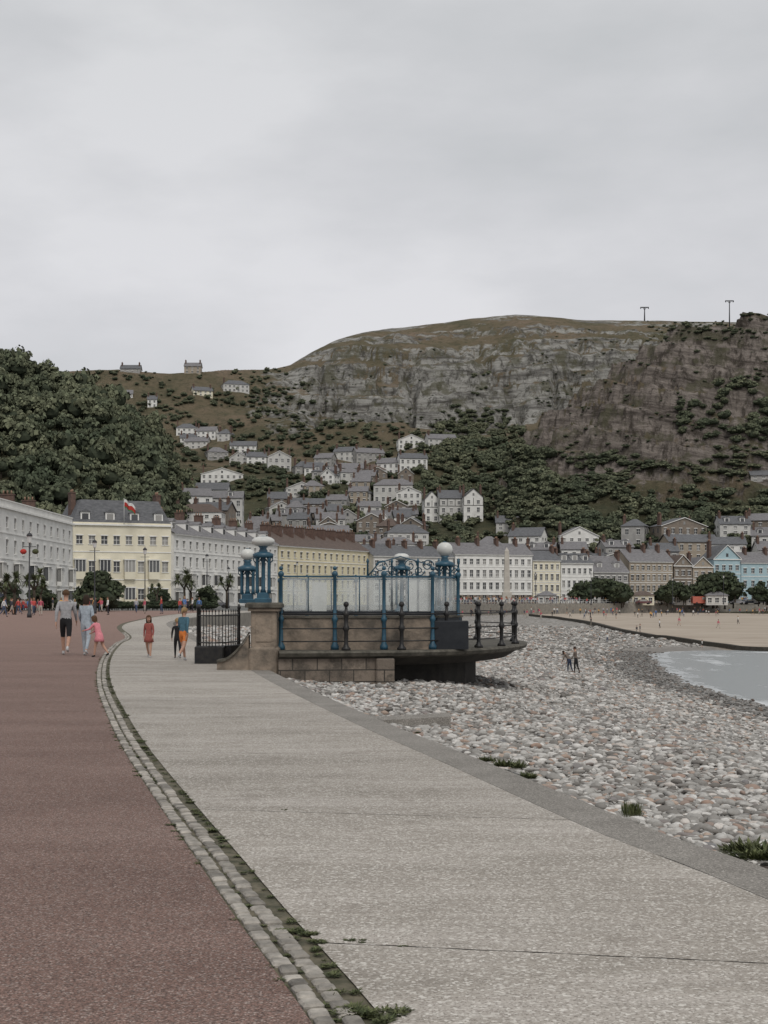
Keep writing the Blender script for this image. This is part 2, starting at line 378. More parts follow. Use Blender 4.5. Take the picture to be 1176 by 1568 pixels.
def pebmat(nm,k):
    pm,nt,b=newmat(nm)
    gi=N(nt,'ShaderNodeNewGeometry').outputs['Random Per Island']
    S_=[(0,(.14,.13,.12)),(.2,(.25,.24,.225)),(.45,(.38,.37,.35)),(.68,(.51,.495,.47)),(.82,(.66,.64,.61)),(.88,(.42,.33,.27)),(.93,(.34,.24,.19)),(1,(.20,.20,.205))]
    c=ramp(nt,gi,[(p_,tuple(q*k for q in c_)) for p_,c_ in S_])
    c=mix(nt,mapr(nt,noise(nt,coord(nt),22,6,.7),.42,.68,0,.5),c,(.18*k,.16*k,.14*k))
    nt.links.new(c,b.inputs['Base Color']); b.inputs['Roughness'].default_value=.85 if k==1 else .5; b.inputs['Specular IOR Level'].default_value=.2; bump(nt,b,noise(nt,coord(nt),60,5),.4,.01); return pm
pm=pebmat('pebble_stone',1.); pmw=pebmat('wet_pebble_stone',.5)
def pebbles(name,pr,d0,d1,dens,s0,s1,marg,smooth,rmin=-1,rmax=.9,mt=None,pw=2.5):
    A=[]; dd=np.arange(d0,d1,.5)
    for d in dd:
        x0=float(xE(d))+.02; x1=.272*d+marg; n_=rng.poisson(dens*(x1-x0)*.5)
        A.append(np.stack([rng.uniform(x0,x1,n_),rng.uniform(d,d+.5,n_)],1))
    A=np.concatenate(A); z,r,s,se,l=beach_z(A[:,0],A[:,1]); rr=r+rng.normal(0,.015,len(r)); ok=(rr<rmax)&(rr>rmin)&(~se)&((A[:,0]<gxf(A[:,1]))|(A[:,1]<158)); A=A[ok]; z=z[ok]; n_=len(A)
    sz=s0+(s1-s0)*rng.random(n_)**pw
    t=A[:,0]-xE(A[:,1]); sz=np.minimum(sz,.025+.25*np.abs(t))
    I_=np.stack([rng.integers(0,len(pr),n_),A[:,0],A[:,1],z+sz*rng.uniform(0.0,.55,n_),rng.uniform(0,6.3,n_),sz*rng.uniform(.9,1.6,n_),sz*rng.uniform(.65,1.1,n_),sz*rng.uniform(.35,.7,n_),rng.normal(0,.38,n_)],1)
    return scatter(name,pr,I_,[mt or pm],smooth)
pebbles('beach_pebbles',protos,6.5,14,500,.015,.056,1.0,True,-1,.9,None,3.)
pebbles('beach_pebbles',protos,14,22,270,.018,.060,1.2,True,-1,.9,None,3.)
pebbles('beach_pebbles',protlo,22,32,150,.026,.072,2,True,-1,.9,None,3.)
pebbles('beach_pebbles',protlo,32,55,65,.038,.10,3,False,-1,.9,None,3.)
pebbles('beach_pebbles',protlo,55,120,14,.07,.16,3,False,-1,.86)
pebbles('beach_pebbles',protlo,120,235,1.8,.13,.26,2,False,-1,.88)
pebbles('wet_pebbles',protlo,60,160,9,.07,.15,2,False,.84,.975,pmw)
ins=[]
for px,py,r,h in ((745,1163,.10,1.3),(780,1172,.15,1.2),(812,1188,.10,1.4),(968,1246,.09,2.6),(1150,1300,.2,1.0),(1170,1310,.2,1.0),(1130,1298,.12,.9),(640,1120,.04,1.2)):
    x,d=G(px,py,-.1)
    for _ in range(6): ins.append((random.randrange(2) if h<2 else 2,x+random.uniform(-.6,.6)*r,d+random.uniform(-.6,.6)*r,-.12,random.uniform(0,6),r*.7,r*.7,r*h*.9,0))
scatter('shore_weeds',wp,ins,[wm])
ap=MB(); L=[(500,1080),(535,1088),(558,1098),(580,1103),(630,1100),(690,1097)]
q=[G(a,b_,-.14) for a,b_ in L]
vs=[]
for i,(x,y) in enumerate(q): vs+=[(x,y-.06,-.6),(x,y-.03,-.14),(x,y+.26,-.11),(x,y+.32,-.6)]
ap.add(vs,[(4*i+j,4*i+j+1,4*i+j+5,4*i+j+4) for i in range(len(q)-1) for j in range(3)]+[(20,21,22,23)],cop); ap.obj('concrete_apron_lip')
gm=pmat('weedy_groyne',(.07,.062,.05),(.035,.032,.026),3,bmp=.5)
GL=crom([(34,330),(37,280),(35.8,207),(38,183),(43,166),(52,163)],6); gz=beach_z(GL[:,0],GL[:,1])[0]
gb=MB(); n=len(GL); w_=.5
gb.add([(p[0]-w_,p[1]-w_,-5.2) for p in GL]+[(p[0]-w_,p[1]-w_,max(z,-4.5)+.5) for p,z in zip(GL,gz)]+[(p[0]+w_,p[1]+w_,max(z,-4.5)+.45) for p,z in zip(GL,gz)]+[(p[0]+w_,p[1]+w_,-5.2) for p in GL],
  [(k*n+i,k*n+i+1,(k+1)*n+i+1,(k+1)*n+i) for i in range(n-1) for k in range(3)],gm); gb.obj('groyne')
# ------------------------------------------------------------ sea
m,nt,b=newmat('sea_water'); v=coord(nt)
va=N(nt,'ShaderNodeVertexColor',layer_name='mask'); sp=N(nt,'ShaderNodeSeparateColor'); nt.links.new(va.outputs[0],sp.inputs[0])
nf=noise(nt,scalev(nt,v,(.5,.13,1)),1,8,.7)
ad=N(nt,'ShaderNodeMath',operation='ADD'); nt.links.new(nf,ad.inputs[0]); nt.links.new(sp.outputs[0],ad.inputs[1])
ff=mapr(nt,ad.outputs[0],.76,1.04,0,.8)
c=mix(nt,ff,(.38,.40,.41),(.74,.75,.76)); nt.links.new(c,b.inputs['Base Color']); nt.links.new(mapr(nt,ff,0,1,.25,.7),b.inputs['Roughness'])
bump(nt,b,noise(nt,scalev(nt,v,(1.2,.45,1)),1.5,5),.25,.08)
xs=np.arange(14,150,1.); ys=np.arange(0,240,1.5); X,Y=np.meshgrid(xs,ys,indexing='ij'); s=pdist(X,Y,S); se=inpoly(X,Y,seapoly)
fo=np.where(se,np.exp(-s/1.2)*.24+.10+.20*np.exp(-((s-5)/2.5)**2)*sstep(110,140,Y),.30); at=np.stack([fo,fo,fo,np.ones_like(fo)],-1)
gridmesh('sea_shallows',X,Y,np.full(X.shape,-4.5),[m],at)
sb=MB(); sb.add([(-6000,-6000,-4.62),(6000,-6000,-4.62),(6000,6000,-4.62),(-6000,6000,-4.62)],[(0,1,2,3)],m); sb.obj('sea')
# ------------------------------------------------------------ hills
def I(u,pts): a=np.array(pts,float); return np.interp(u,a[:,0],a[:,1])
def Rorme(u): return I(u,[(-900,640),(-200,600),(100,570),(180,569),(260,573),(330,569),(400,564),(425,563),(445,558),(465,546),(490,532),(520,518),(555,507),(600,501),(680,496),(700,493),(720,489),(760,486),(790,485),(850,489),(1000,492),(1050,495),(1200,498),(1500,520),(2200,600)])
def Rright(u): return I(u,[(600,925),(690,860),(740,790),(762,740),(778,700),(790,664),(830,628),(870,606),(900,591),(930,567),(960,545),(1000,522),(1040,501),(1080,491),(1176,485),(1400,470),(2200,450)])
def Rleft(u): return I(u,[(-900,610),(-300,592),(0,588),(60,596),(100,600),(150,618),(200,645),(240,668),(262,705),(275,738),(300,768),(330,792),(370,830),(420,880),(470,925)])
def prof(d,ds,pys):
    z=np.full(d.shape,-3.)
    for i in range(len(ds)-1):
        a,b=ds[i],ds[i+1]; t=np.clip((d-a)/(b-a),0,1); za=H-(pys[i]-HY)/F*a; zb=H-(pys[i+1]-HY)/F*b
        z=np.where((d>=a),za+(zb-za)*t,z)
    return z
def terr(z,nz,P,st):
    f=np.mod((z+nz)/P,1.); g=sstep(.50,.92,f); return z+P*(g-f)*st, sstep(.46,.60,f)*(1-sstep(.90,.99,f))
def hills(u,d):
    x=W(u,d); R0=Rorme(u); dR=I(u,[(-500,930),(300,930),(440,1000),(600,1080),(2200,1080)])
    left=1-sstep(330,470,u)
    k=[np.full(u.shape,922.),I(u,[(0,850),(500,845),(1000,850),(2000,850)]),I(u,[(0,812),(550,800),(700,800),(2000,815)]),I(u,[(0,760),(400,742),(550,745),(700,732),(1000,740)]),
       I(u,[(0,700),(200,690),(400,690),(700,672),(1000,680)]),I(u,[(0,640),(200,630),(400,635),(560,640),(700,628),(1000,630)])]
    ds=[455.,520.,600.,700.,800.,880.]
    z=prof(d,ds,k)
    z880=H-(k[-1]-HY)/F*880; zR=H-(R0-HY)/F*dR
    t=np.clip((d-880)/(dR-880),0,1); rise=left*t+(1-left)*(1-(1-t)**1.35)
    z=np.where(d>=880,z880+(zR-z880)*rise,z)
    z=np.where(d>dR,zR-(d-dR)*.05,z)
    cmR=sstep(92,112,z+fbm(x*.01,d*.01+7,3)*25)*sstep(360,500,u+fbm(x*.02,d*.02,3)*90)
    nearR=1-sstep(-75,-12,d-dR)
    cm=cmR*(1-.65*sstep(158,192,z))*nearR
    wob=fbm(x*.018+3,d*.018,5)
    z=z+wob*np.clip((d-560)/100,0,1)*12*(.22+.78*nearR)+cmR*nearR*fbm(x*.09,d*.05,3)*4.5
    gul=np.abs(fbm(x*.03+60,d*.008,3)); z=z-cm*np.clip(.12-gul,0,1)*65*(1-sstep(150,190,z))
    z1,r1=terr(z,fbm(x*.008,d*.008,4)*16+fbm(x*.05,d*.05,3)*5,15.,.82*cm); z1,r2=terr(z1,fbm(x*.02,d*.02,3)*6+5,5.5,.6*cm)
    RR=Rright(u); ds2=[462.,520.,560.,590.,615.,655.]
    base=np.full(u.shape,905.); q=[base+15,RR+(880-RR)*.80,RR+(880-RR)*.62,RR+(880-RR)*.47,RR+(880-RR)*.24,RR]
    z2=prof(d,ds2,q); zz=H-(RR-HY)/F*655.; z2=np.where(d>655,zz-(d-655)*.45,z2)
    z2=z2+(fbm(x*.03+9,d*.03,5)*11+fbm(x*.11,d*.09,3)*3.5)*sstep(480,540,d)*(1-.6*sstep(640,650,d))*(RR<850)
    cm2=sstep(28,44,z2+fbm(x*.02+5,d*.02,3)*22)*sstep(735,785,u)
    z2,r3=terr(z2,fbm(x*.018,d*.018,4)*15+x*.20,13.,.92*cm2); z2,r4=terr(z2,x*.20+fbm(x*.05,d*.05,3)*7,4.5,.7*cm2)
    RL=Rleft(u); zL=H-(RL-HY)/F*545.; t=np.clip((d-372)/(545.-372),0,1); z3=-3+(zL+3)*(1-(1-t)**1.35); z3=np.where(d>545,zL-(d-545)*.25,z3)+fbm(x*.02,d*.02,3)*9*t
    zt=np.maximum(np.maximum(z1,z2),z3)
    who=np.where((z3>=z1)&(z3>=z2),2,np.where(z2>=z1,1,0))
    lowband=(1-sstep(145,175,z1)); up=sstep(150,185,z1)
    rk0=cmR*np.clip(.62*r1+.42*r2+.26*lowband+.7*fbm(x*.025,d*.025,4)-.02-.20*up,0,1)
    rk1=cm2*np.clip(.70*r3+.45*r4+.16+.7*fbm(x*.03,d*.03,4),0,1)*(.25+.75*sstep(548,590,d+fbm(x*.02,d*.02,3)*50))
    return zt,who,rk0,rk1
us=np.concatenate([np.arange(-700,-20,16.),np.arange(-20,1200,2.2),np.arange(1200,2200,16.)]); dsg=np.concatenate([np.arange(360,1120,2.5),np.arange(1120,2600,60.)])
U,D=np.meshgrid(us,dsg,indexing='ij'); ZH,who,rk0,rk1=hills(U,D); XH=W(U,D)
gz_d=np.gradient(ZH,axis=1)/np.gradient(D,axis=1)
pn=fbm(XH*.05,D*.05,4)
rock=np.where(who==1,rk1,np.where(who==0,rk0,0)); rock=np.clip(rock*1.15*sstep(.05,.6,gz_d+.28+pn*.4),0,1)
green=np.where(who==2,1.,np.where(who==1,1-sstep(545,590,D+pn*80),1-sstep(640,820,D+pn*130)))
heath=sstep(.05,.35,fbm(XH*.015+40,D*.015,3)+.15)
at=np.stack([rock,green,heath,np.where(who==1,1.,0.)],-1)
m,nt,b=newmat('hillside'); v=coord(nt)
va=N(nt,'ShaderNodeVertexColor',layer_name='mask'); sp=N(nt,'ShaderNodeSeparateColor'); nt.links.new(va.outputs[0],sp.inputs[0])
grass=ramp(nt,noise(nt,v,.025,9,.68),[(.34,(.12,.115,.07)),(.5,(.205,.168,.112)),(.66,(.27,.205,.15))])
grass=mix(nt,mapr(nt,noise(nt,v,.22,7,.75),.50,.60,0,.6),grass,(.085,.09,.058))
gg=ramp(nt,noise(nt,v,.12,6,.7),[(.35,(.065,.073,.045)),(.65,(.14,.132,.08))])
c=mix(nt,sp.outputs[1],grass,gg)
sz_=N(nt,'ShaderNodeSeparateXYZ'); nt.links.new(v,sz_.inputs[0])
ml=N(nt,'ShaderNodeMath',operation='MULTIPLY'); nt.links.new(va.outputs[1],ml.inputs[0]); ml.inputs[1].default_value=.20
ml2=N(nt,'ShaderNodeMath',operation='MULTIPLY'); nt.links.new(ml.outputs[0],ml2.inputs[0]); nt.links.new(sz_.outputs[0],ml2.inputs[1])
zz_=N(nt,'ShaderNodeMath',operation='ADD'); nt.links.new(sz_.outputs[2],zz_.inputs[0]); nt.links.new(ml2.outputs[0],zz_.inputs[1])
cz=N(nt,'ShaderNodeCombineXYZ'); nt.links.new(sz_.outputs[0],cz.inputs[0]); nt.links.new(sz_.outputs[1],cz.inputs[1]); nt.links.new(zz_.outputs[0],cz.inputs[2])
st=noise(nt,scalev(nt,cz.outputs[0],(.03,.03,.28)),1.,9,.75); rk=ramp(nt,st,[(.36,(.10,.094,.086)),(.44,(.26,.25,.232)),(.52,(.40,.39,.36)),(.58,(.52,.505,.47)),(.66,(.22,.207,.188))])
crk=noise(nt,scalev(nt,cz.outputs[0],(.22,.22,.09)),1.,8,.75); rk=mix(nt,mapr(nt,crk,.49,.60,0,.9),rk,(.095,.09,.078))
warm=mix(nt,1.0,rk,(.82,.73,.70),'MULTIPLY'); rk=mix(nt,va.outputs[1],rk,warm)
rk=mix(nt,mapr(nt,noise(nt,v,.07,7,.65),.52,.60,0,.75),rk,(.13,.125,.08))
edge_n=noise(nt,cz.outputs[0],.16,7,.75); 
er=N(nt,'ShaderNodeMath',operation='ADD'); nt.links.new(sp.outputs[0],er.inputs[0]); nt.links.new(mapr(nt,edge_n,.3,.7,-.5,.5),er.inputs[1])
c=mix(nt,mapr(nt,er.outputs[0],.33,.6,0,1),c,rk); nt.links.new(c,b.inputs['Base Color']); b.inputs['Roughness'].default_value=.95; b.inputs['Specular IOR Level'].default_value=.1
bump(nt,b,noise(nt,scalev(nt,cz.outputs[0],(.14,.14,.38)),1.,8,.78),1.,5.)
gridmesh('hillside_terrain',XH,D,ZH,[m],at)
def tz(u,d):
    i=np.clip(np.searchsorted(us,u)-1,0,len(us)-2); j=np.clip(np.searchsorted(dsg,d)-1,0,len(dsg)-2)
    a=np.clip((u-us[i])/(us[i+1]-us[i]),0,1); b_=np.clip((d-dsg[j])/(dsg[j+1]-dsg[j]),0,1)
    return (ZH[i,j]*(1-a)+ZH[i+1,j]*a)*(1-b_)+(ZH[i,j+1]*(1-a)+ZH[i+1,j+1]*a)*b_
DD=np.arange(440,1180,1.5)
def hit(px,py):
    z=tz(np.full(DD.shape,float(px)),DD); pyt=HY-(z-H)*F/DD
    k=np.where(pyt<=py)[0]
    if len(k)==0: return None
    d=DD[k[0]]; return float(d),float(z[k[0]])
# ------------------------------------------------------------ trees
def crown_proto(seed,ncl=13,nleaf=24,ls=.16):
    r=np.random.default_rng(seed);V=[];T=[];MI=[]
    for c_ in range(ncl):
        a=r.uniform(0,2*math.pi); e=r.uniform(-.25,1)
        q=r.uniform(.35,.8); ctr=np.array([math.cos(a)*q*math.sqrt(max(0,1-e*e*.7)),math.sin(a)*q*math.sqrt(max(0,1-e*e*.7)),.62+e*.40]); cr=r.uniform(.22,.40)
        for i in range(nleaf):
            n_=r.normal(size=3); n_/=np.linalg.norm(n_); n_[2]=abs(n_[2])*.8+.1*n_[2]
            p=ctr+n_*cr*r.uniform(.75,1.18); a1=np.cross(n_,r.normal(size=3)); a1/=np.linalg.norm(a1); a2=np.cross(n_,a1)+n_*r.uniform(-.5,.5); s1=ls*r.uniform(.4,1.05)
            o=len(V); V+=[p+a1*s1,p+a2*s1,p-a1*s1*.9,p-a2*s1]; T+=[[o,o+1,o+2],[o,o+2,o+3]]; MI+=[0,0]
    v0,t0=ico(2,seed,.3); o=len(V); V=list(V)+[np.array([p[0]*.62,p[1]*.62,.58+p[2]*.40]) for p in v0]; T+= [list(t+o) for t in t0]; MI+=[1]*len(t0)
    def limb(p0,p1,r0,r1):
        nonlocal V,T,MI
        o=len(V); 
        for p,rr in ((p0,r0),(p1,r1)):
            for j in range(5): V.append(np.array([p[0]+rr*math.cos(j*1.2566),p[1]+rr*math.sin(j*1.2566),p[2]]))
        for j in range(5): T+=[[o+j,o+(j+1)%5,o+5+(j+1)%5],[o+j,o+5+(j+1)%5,o+5+j]]; MI+=[2,2]
    limb((0,0,-.35),(0,0,.35),.07,.045)
    for j in range(4): limb((0,0,.25),(math.cos(j*1.6)*.45,math.sin(j*1.6)*.45,.75),.035,.012)
    return np.array(V),np.array(T),np.array(MI)
tp=[crown_proto(i) for i in range(6)]
leaf=pmat('leaf',(.072,.088,.056),(.145,.152,.095),.045,island=.5,rough=.8,spec=.15)
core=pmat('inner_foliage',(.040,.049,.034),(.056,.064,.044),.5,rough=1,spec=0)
bark=pmat('bark',(.07,.055,.04),(.04,.032,.025),2)
TM=[leaf,core,bark]
ins=[]
for d in np.arange(378,562,4.6):
    step=4.4/d*F
    for u in np.arange(-350,430,step):
        uu=u+random.uniform(-.5,.5)*step; dd=d+random.uniform(-2.3,2.3)
        if uu>300 and random.random()<.45: continue
        z=float(tz(uu,dd))
        if z<8: continue
        r=random.uniform(2.0,4.2)*(1.5 if random.random()<.14 else 1)
        if uu>250: r*=.65
        ins.append((random.randrange(6),W(uu,dd),dd,z+r*.1+random.uniform(-.5,1.6),random.uniform(0,6),r,r,r*random.uniform(.9,1.5),0))
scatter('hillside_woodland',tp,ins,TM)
ins=[]
def region(x0,x1,y0,y1,n_,r0,r1,nz=None,sq=1.,f=.03):
    for _ in range(n_):
        px=random.uniform(x0,x1); py=random.uniform(y0,y1)
        if nz is not None and float(fbm(np.array(px*f),np.array(py*f*1.8),3))<nz: continue
        h_=hit(px,py)
        if not h_: continue
        d,z=h_; r=random.uniform(r0,r1); ins.append((random.randrange(6),W(px,d),d,z-r*.15,random.uniform(0,6),r*1.15,r*1.15,r*random.uniform(.8,1.2)*sq,0))
region(660,800,655,700,120,2,3.8); region(640,845,690,800,380,1.8,4.); region(780,960,705,790,480,1.2,2.8,-.03,.8); region(860,1190,760,835,220,1.5,3.2,-.1); region(930,1190,690,790,560,1.0,2.5,.06,.75)
region(470,650,650,790,170,1.5,3.2); region(255,480,590,800,440,1.2,2.8,-.04); region(290,460,690,770,160,1.,2.4); region(400,700,630,690,160,.7,1.8,None,.7)
region(560,1000,500,660,300,.5,1.5,.22,.7); region(820,1190,520,700,620,.5,1.6,.12,.7); region(990,1190,484,525,130,.6,1.8,None,.8); region(100,440,566,640,300,.8,2.4,-.05); region(380,600,560,640,60,.5,1.4,None,.7)
region(300,1190,785,850,330,1.8,3.4)
region(1040,1110,620,680,30,1.5,2.8); region(1100,1190,590,680,130,1.8,3.2,.0); region(722,750,565,610,10,1.2,2.2); region(690,780,628,660,60,1.2,2.6)
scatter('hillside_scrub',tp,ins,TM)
# ------------------------------------------------------------ buildings
def building(name,A,B,h,depth=12,storeys=3,bays=6,wall='white',roof='slate',rt='gable',rh=3.5,dorm=0,chim=2,z0=0.,ww=1.15,split=True,trim='trim',bayw=False,drop=2.,gf=None,chs=1.,timber=False):
    A=np.array(A,float);B=np.array(B,float); Lg=float(np.linalg.norm(B-A)); ex=(B-A)/Lg; ey=np.array([-ex[1],ex[0]])
    if ey[1]<0 and abs(ey[1])>abs(ey[0])*.2: ey=-ey
    T=Matrix(((ex[0],ey[0],0,A[0]),(ex[1],ey[1],0,A[1]),(0,0,1,z0),(0,0,0,1)))
    parts={k:MB() for k in ('walls','windows','roof','trim','chimneys')}
    if not split:
        mb=MB(); parts={k:mb for k in parts}
    for p in parts.values(): p.T=T
    Wl,Wi,Ro,Tr,Ch=[parts[k] for k in ('walls','windows','roof','trim','chimneys')]
    Wl.box(0,Lg,.32,depth,-drop,h,wall)
    sh=h/storeys; bw=Lg/bays; ww=min(ww,bw*.5)
    zprev=-drop; wh=min(sh*.54,1.95)
    for s in range(storeys):
        zb=s*sh+(sh-wh)*.45; zt=zb+wh*(1 if s<storeys-1 or storeys<3 else .78)
        wk=wall if not(gf and s==0) else gf
        Wl.box(0,Lg,0,.32,zprev,zb,wk)
        Wl.box(0,bw/2-ww/2,0,.32,zb,zt,wk)
        for i in range(bays):
            cx=(i+.5)*bw; nx=cx+bw-ww/2 if i<bays-1 else Lg
            Wl.box(cx+ww/2,nx,0,.32,zb,zt,wk)
            isdoor=(s==0 and i%4==2 and bays>3)
            Wi.box(cx-ww/2,cx+ww/2,.2,.26,zb,zt,'door' if isdoor else 'glass')
            Tr.box(cx-.035,cx+.035,.15,.199,zb,zt,trim); Tr.box(cx-ww/2,cx+ww/2,.14,.19,(zb+zt)/2-.04,(zb+zt)/2+.04,trim)
            Tr.box(cx-ww/2-.12,cx+ww/2+.12,-.12,-.002,zb-.14,zb-.004,trim); Tr.box(cx-ww/2-.14,cx+ww/2+.14,-.1,-.003,zt+.004,zt+.2,trim)
            if bayw and s<2 and i%2==0:
                q=ww/2+.45
                Wl.box(cx-q,cx+q,-.9,-.13,s*sh+.05,zb-.02,wk); Tr.box(cx-q-.1,cx+q+.1,-1.0,-.13,zt+.22,zt+.42,trim)
                Wi.box(cx-q+.1,cx+q-.1,-.8,-.15,zb-.01,zt+.2,'glass')
                for xx in (-q,-q*.36,q*.36-.1,q-.1): Tr.box(cx+xx,cx+xx+.1,-.9,-.81,zb-.01,zt+.2,trim)
        zprev=zt
        if s>0 and split: Tr.box(-.02,Lg+.02,-.10,-.004,s*sh-.1,s*sh+.08,trim)
    Wl.box(0,Lg,0,.32,zprev,h,wall)
    if timber:
        for i in range(bays+1): Tr.box(i*bw-.1,i*bw+.1,-.06,-.004,h-sh,h-.3,'timber')
        Tr.box(0,Lg,-.07,-.004,h-sh-.12,h-sh+.1,'timber')
    for sx_,xx in ((-1,-.05),(1,Lg+.01)):
        for s in range(storeys):
            for yq in (depth*.3,depth*.68): Wi.box(xx,xx+.04,yq-.45,yq+.45,s*sh+sh*.3,s*sh+sh*.75,'glass')
    if split: Tr.box(-.2,Lg+.2,-.35,-.005,h-.28,h,trim)
    if rt=='gable':
        o=.4; rv=[(-o,-o,h),(Lg+o,-o,h),(Lg+o,depth+o,h),(-o,depth+o,h),(-o,depth/2,h+rh),(Lg+o,depth/2,h+rh)]
        Ro.add([(a,b_,c_+.006) for a,b_,c_ in rv],[(0,1,5,4),(2,3,4,5)],roof)
        Wl.add([(0,.0,h-.002),(0,depth,h-.002),(0,depth/2,h+rh-.35)],[(0,1,2)],wall); Wl.add([(Lg,0,h-.002),(Lg,depth,h-.002),(Lg,depth/2,h+rh-.35)],[(0,1,2)],wall)
        Ro.add([(a,b_,c_-.12) for a,b_,c_ in rv],[(0,1,5,4),(2,3,4,5)],roof)
    elif rt=='front':
        o=.35; rv=[(-o,-o,h-.1),(-o,depth,h-.1),(Lg/2,-o,h+rh),(Lg/2,depth,h+rh),(Lg+o,-o,h-.1),(Lg+o,depth,h-.1)]
        Ro.add(rv,[(0,1,3,2),(2,3,5,4)],roof); Wl.add([(0,.002,h),(Lg,.002,h),(Lg/2,.002,h+rh-.25)],[(0,1,2)],wall)
        bk='timber' if timber else trim
        Tr.add([(-o,-o-.03,h-.25),(-o,-o-.03,h-.05),(Lg/2,-o-.03,h+rh+.05),(Lg/2,-o-.03,h+rh-.2),(Lg+o,-o-.03,h-.05),(Lg+o,-o-.03,h-.25)],[(0,1,2,3),(3,2,4,5)],bk)
        Wi.box(Lg/2-.4,Lg/2+.4,-.04,.001,h+rh*.15,h+rh*.15+1.1,'glass')
    elif rt=='hip':
        o=.4; k=min(depth/2,Lg*.4); Ro.add([(-o,-o,h+.004),(Lg+o,-o,h+.004),(Lg+o,depth+o,h+.004),(-o,depth+o,h+.004),(k,depth/2,h+rh),(Lg-k,depth/2,h+rh)],[(0,1,5,4),(2,3,4,5),(0,4,3),(1,2,5)],roof)
    elif rt=='mansard':
        k=rh*.42; Ro.add([(0,.1,h+.3),(Lg,.1,h+.3),(Lg,depth,h+.3),(0,depth,h+.3),(k,k+.1,h+rh),(Lg-k,k+.1,h+rh),(Lg-k,depth-k,h+rh),(k,depth-k,h+rh)],[(0,1,5,4),(1,2,6,5),(2,3,7,6),(3,0,4,7),(4,5,6,7)],roof)
        Wl.box(0,Lg,.05,depth,h+.002,h+.3,wall)
    else:
        Wl.box(0,Lg,.0,.35,h+.004,h+.9,wall); Ro.box(.1,Lg-.1,.36,depth-.1,h+.004,h+.45,roof); Tr.box(-.1,Lg+.1,-.12,.45,h+.9,h+1.05,trim)
    for i in range(dorm):
        cx=(i+.5)*Lg/dorm; y0_=.35 if rt=='mansard' else depth*.12; zb=h+.5 if rt=='mansard' else h+rh*.22
        Wl.box(cx-.85,cx+.85,y0_,y0_+2.2,zb,zb+1.7,'trim'); Wi.box(cx-.6,cx+.6,y0_-.05,y0_-.002,zb+.3,zb+1.4,'glass')
        Ro.add([(cx-1.05,y0_-.2,zb+1.7),(cx+1.05,y0_-.2,zb+1.7),(cx,y0_-.2,zb+2.35),(cx-1.05,y0_+2.8,zb+1.7),(cx+1.05,y0_+2.8,zb+1.7),(cx,y0_+2.8,zb+2.35)],[(0,1,2),(0,2,5,3),(1,4,5,2)],roof)
    for i in range(chim):
        cx=Lg*(i+.5)/chim if chim>2 else (Lg*.06 if i==0 else Lg*.94)
        cw,cd=.75*chs,1.9*chs; cy=depth*.42; top=h+rh+1.1*chs
        Ch.box(cx-cw/2,cx+cw/2,cy-cd/2,cy+cd/2,h+.3,top,'chim'); Ch.box(cx-cw/2-.1,cx+cw/2+.1,cy-cd/2-.1,cy+cd/2+.1,top,top+.18,'chim')
        for q in (-.3,0,.3): Ch.lathe(cx,cy+q*cd,[(.16,top+.18),(.12,top+.75)],'pot',6)
    if split:
        e=empty(name)
        for k,p in parts.items():
            if p.v: p.obj(k,e)
        return e
    return mb.obj(name)
def PB(name,a,da,b,db,pe,**kw):
    h=Z(pe,(da+db)/2); return building(name,(W(a,da),da),(W(b,db),db),h,**kw)
PB('white_seafront_hotel',-70,176,111,246,783,depth=14,storeys=4,bays=15,rt='flat',rh=2.2,chim=5,wall='white',bayw=True,chs=1.1)
PB('cream_seafront_hotel',112,262,262,270,803,depth=14,storeys=3,bays=8,rt='mansard',rh=4.6,chim=2,dorm=4,wall='cream',roof='slate',ww=1.3,bayw=True,chs=1.2)
PB('white_terrace',266,284,425,345,826,depth=13,storeys=4,bays=18,rt='gable',rh=3.8,dorm=9,chim=6,wall='white',roof='slate2',bayw=True)
PB('yellow_terrace',427,346,570,392,840,depth=13,storeys=4,bays=16,rt='gable',rh=3.6,chim=9,wall='yellow',roof='broof',chs=1.35)
PB('white_seafront_terrace',572,388,694,402,852,depth=12,storeys=4,bays=12,rt='gable',rh=3.2,chim=5,wall='white2',roof='slate')
PB('white_seafront_hotel',697,403,815,412,849,depth=12,storeys=4,bays=12,rt='gable',rh=3.5,chim=4,wall='white',roof='slate2',gf='brownw')
PB('cream_seafront_house',816,413,858,416,858,depth=11,storeys=4,bays=5,rt='gable',rh=3,chim=2,wall='cream',roof='slate')
PB('white_seafront_house',859,417,908,421,862,depth=11,storeys=3,bays=6,rt='gable',rh=3,dorm=3,chim=2,wall='white',roof='slate')
PB('grey_seafront_house',909,424,962,430,876,depth=11,storeys=3,bays=6,rt='gable',rh=5,dorm=2,chim=2,wall='greyw',roof='slate2')
PB('stone_seafront_hotel',964,436,1030,441,860,depth=12,storeys=4,bays=8,rt='gable',rh=4,chim=3,wall='tan',roof='slate2')
PB('brown_gabled_house',1032,445,1060,447,866,depth=11,storeys=3,bays=3,rt='front',rh=3.4,chim=1,wall='brownw',roof='broof')
PB('grey_gabled_house',1061,447,1092,448,868,depth=11,storeys=3,bays=3,rt='front',rh=3.2,chim=1,wall='tan',roof='slate2')
PB('pale_blue_house',1093,450,1134,452,856,depth=11,storeys=3,bays=4,rt='front',rh=4.5,chim=1,wall='blueh',roof='slate')
PB('pale_blue_terrace',1135,452,1230,458,862,depth=11,storeys=3,bays=8,rt='gable',rh=3.6,chim=3,wall='blueh',roof='slate2')
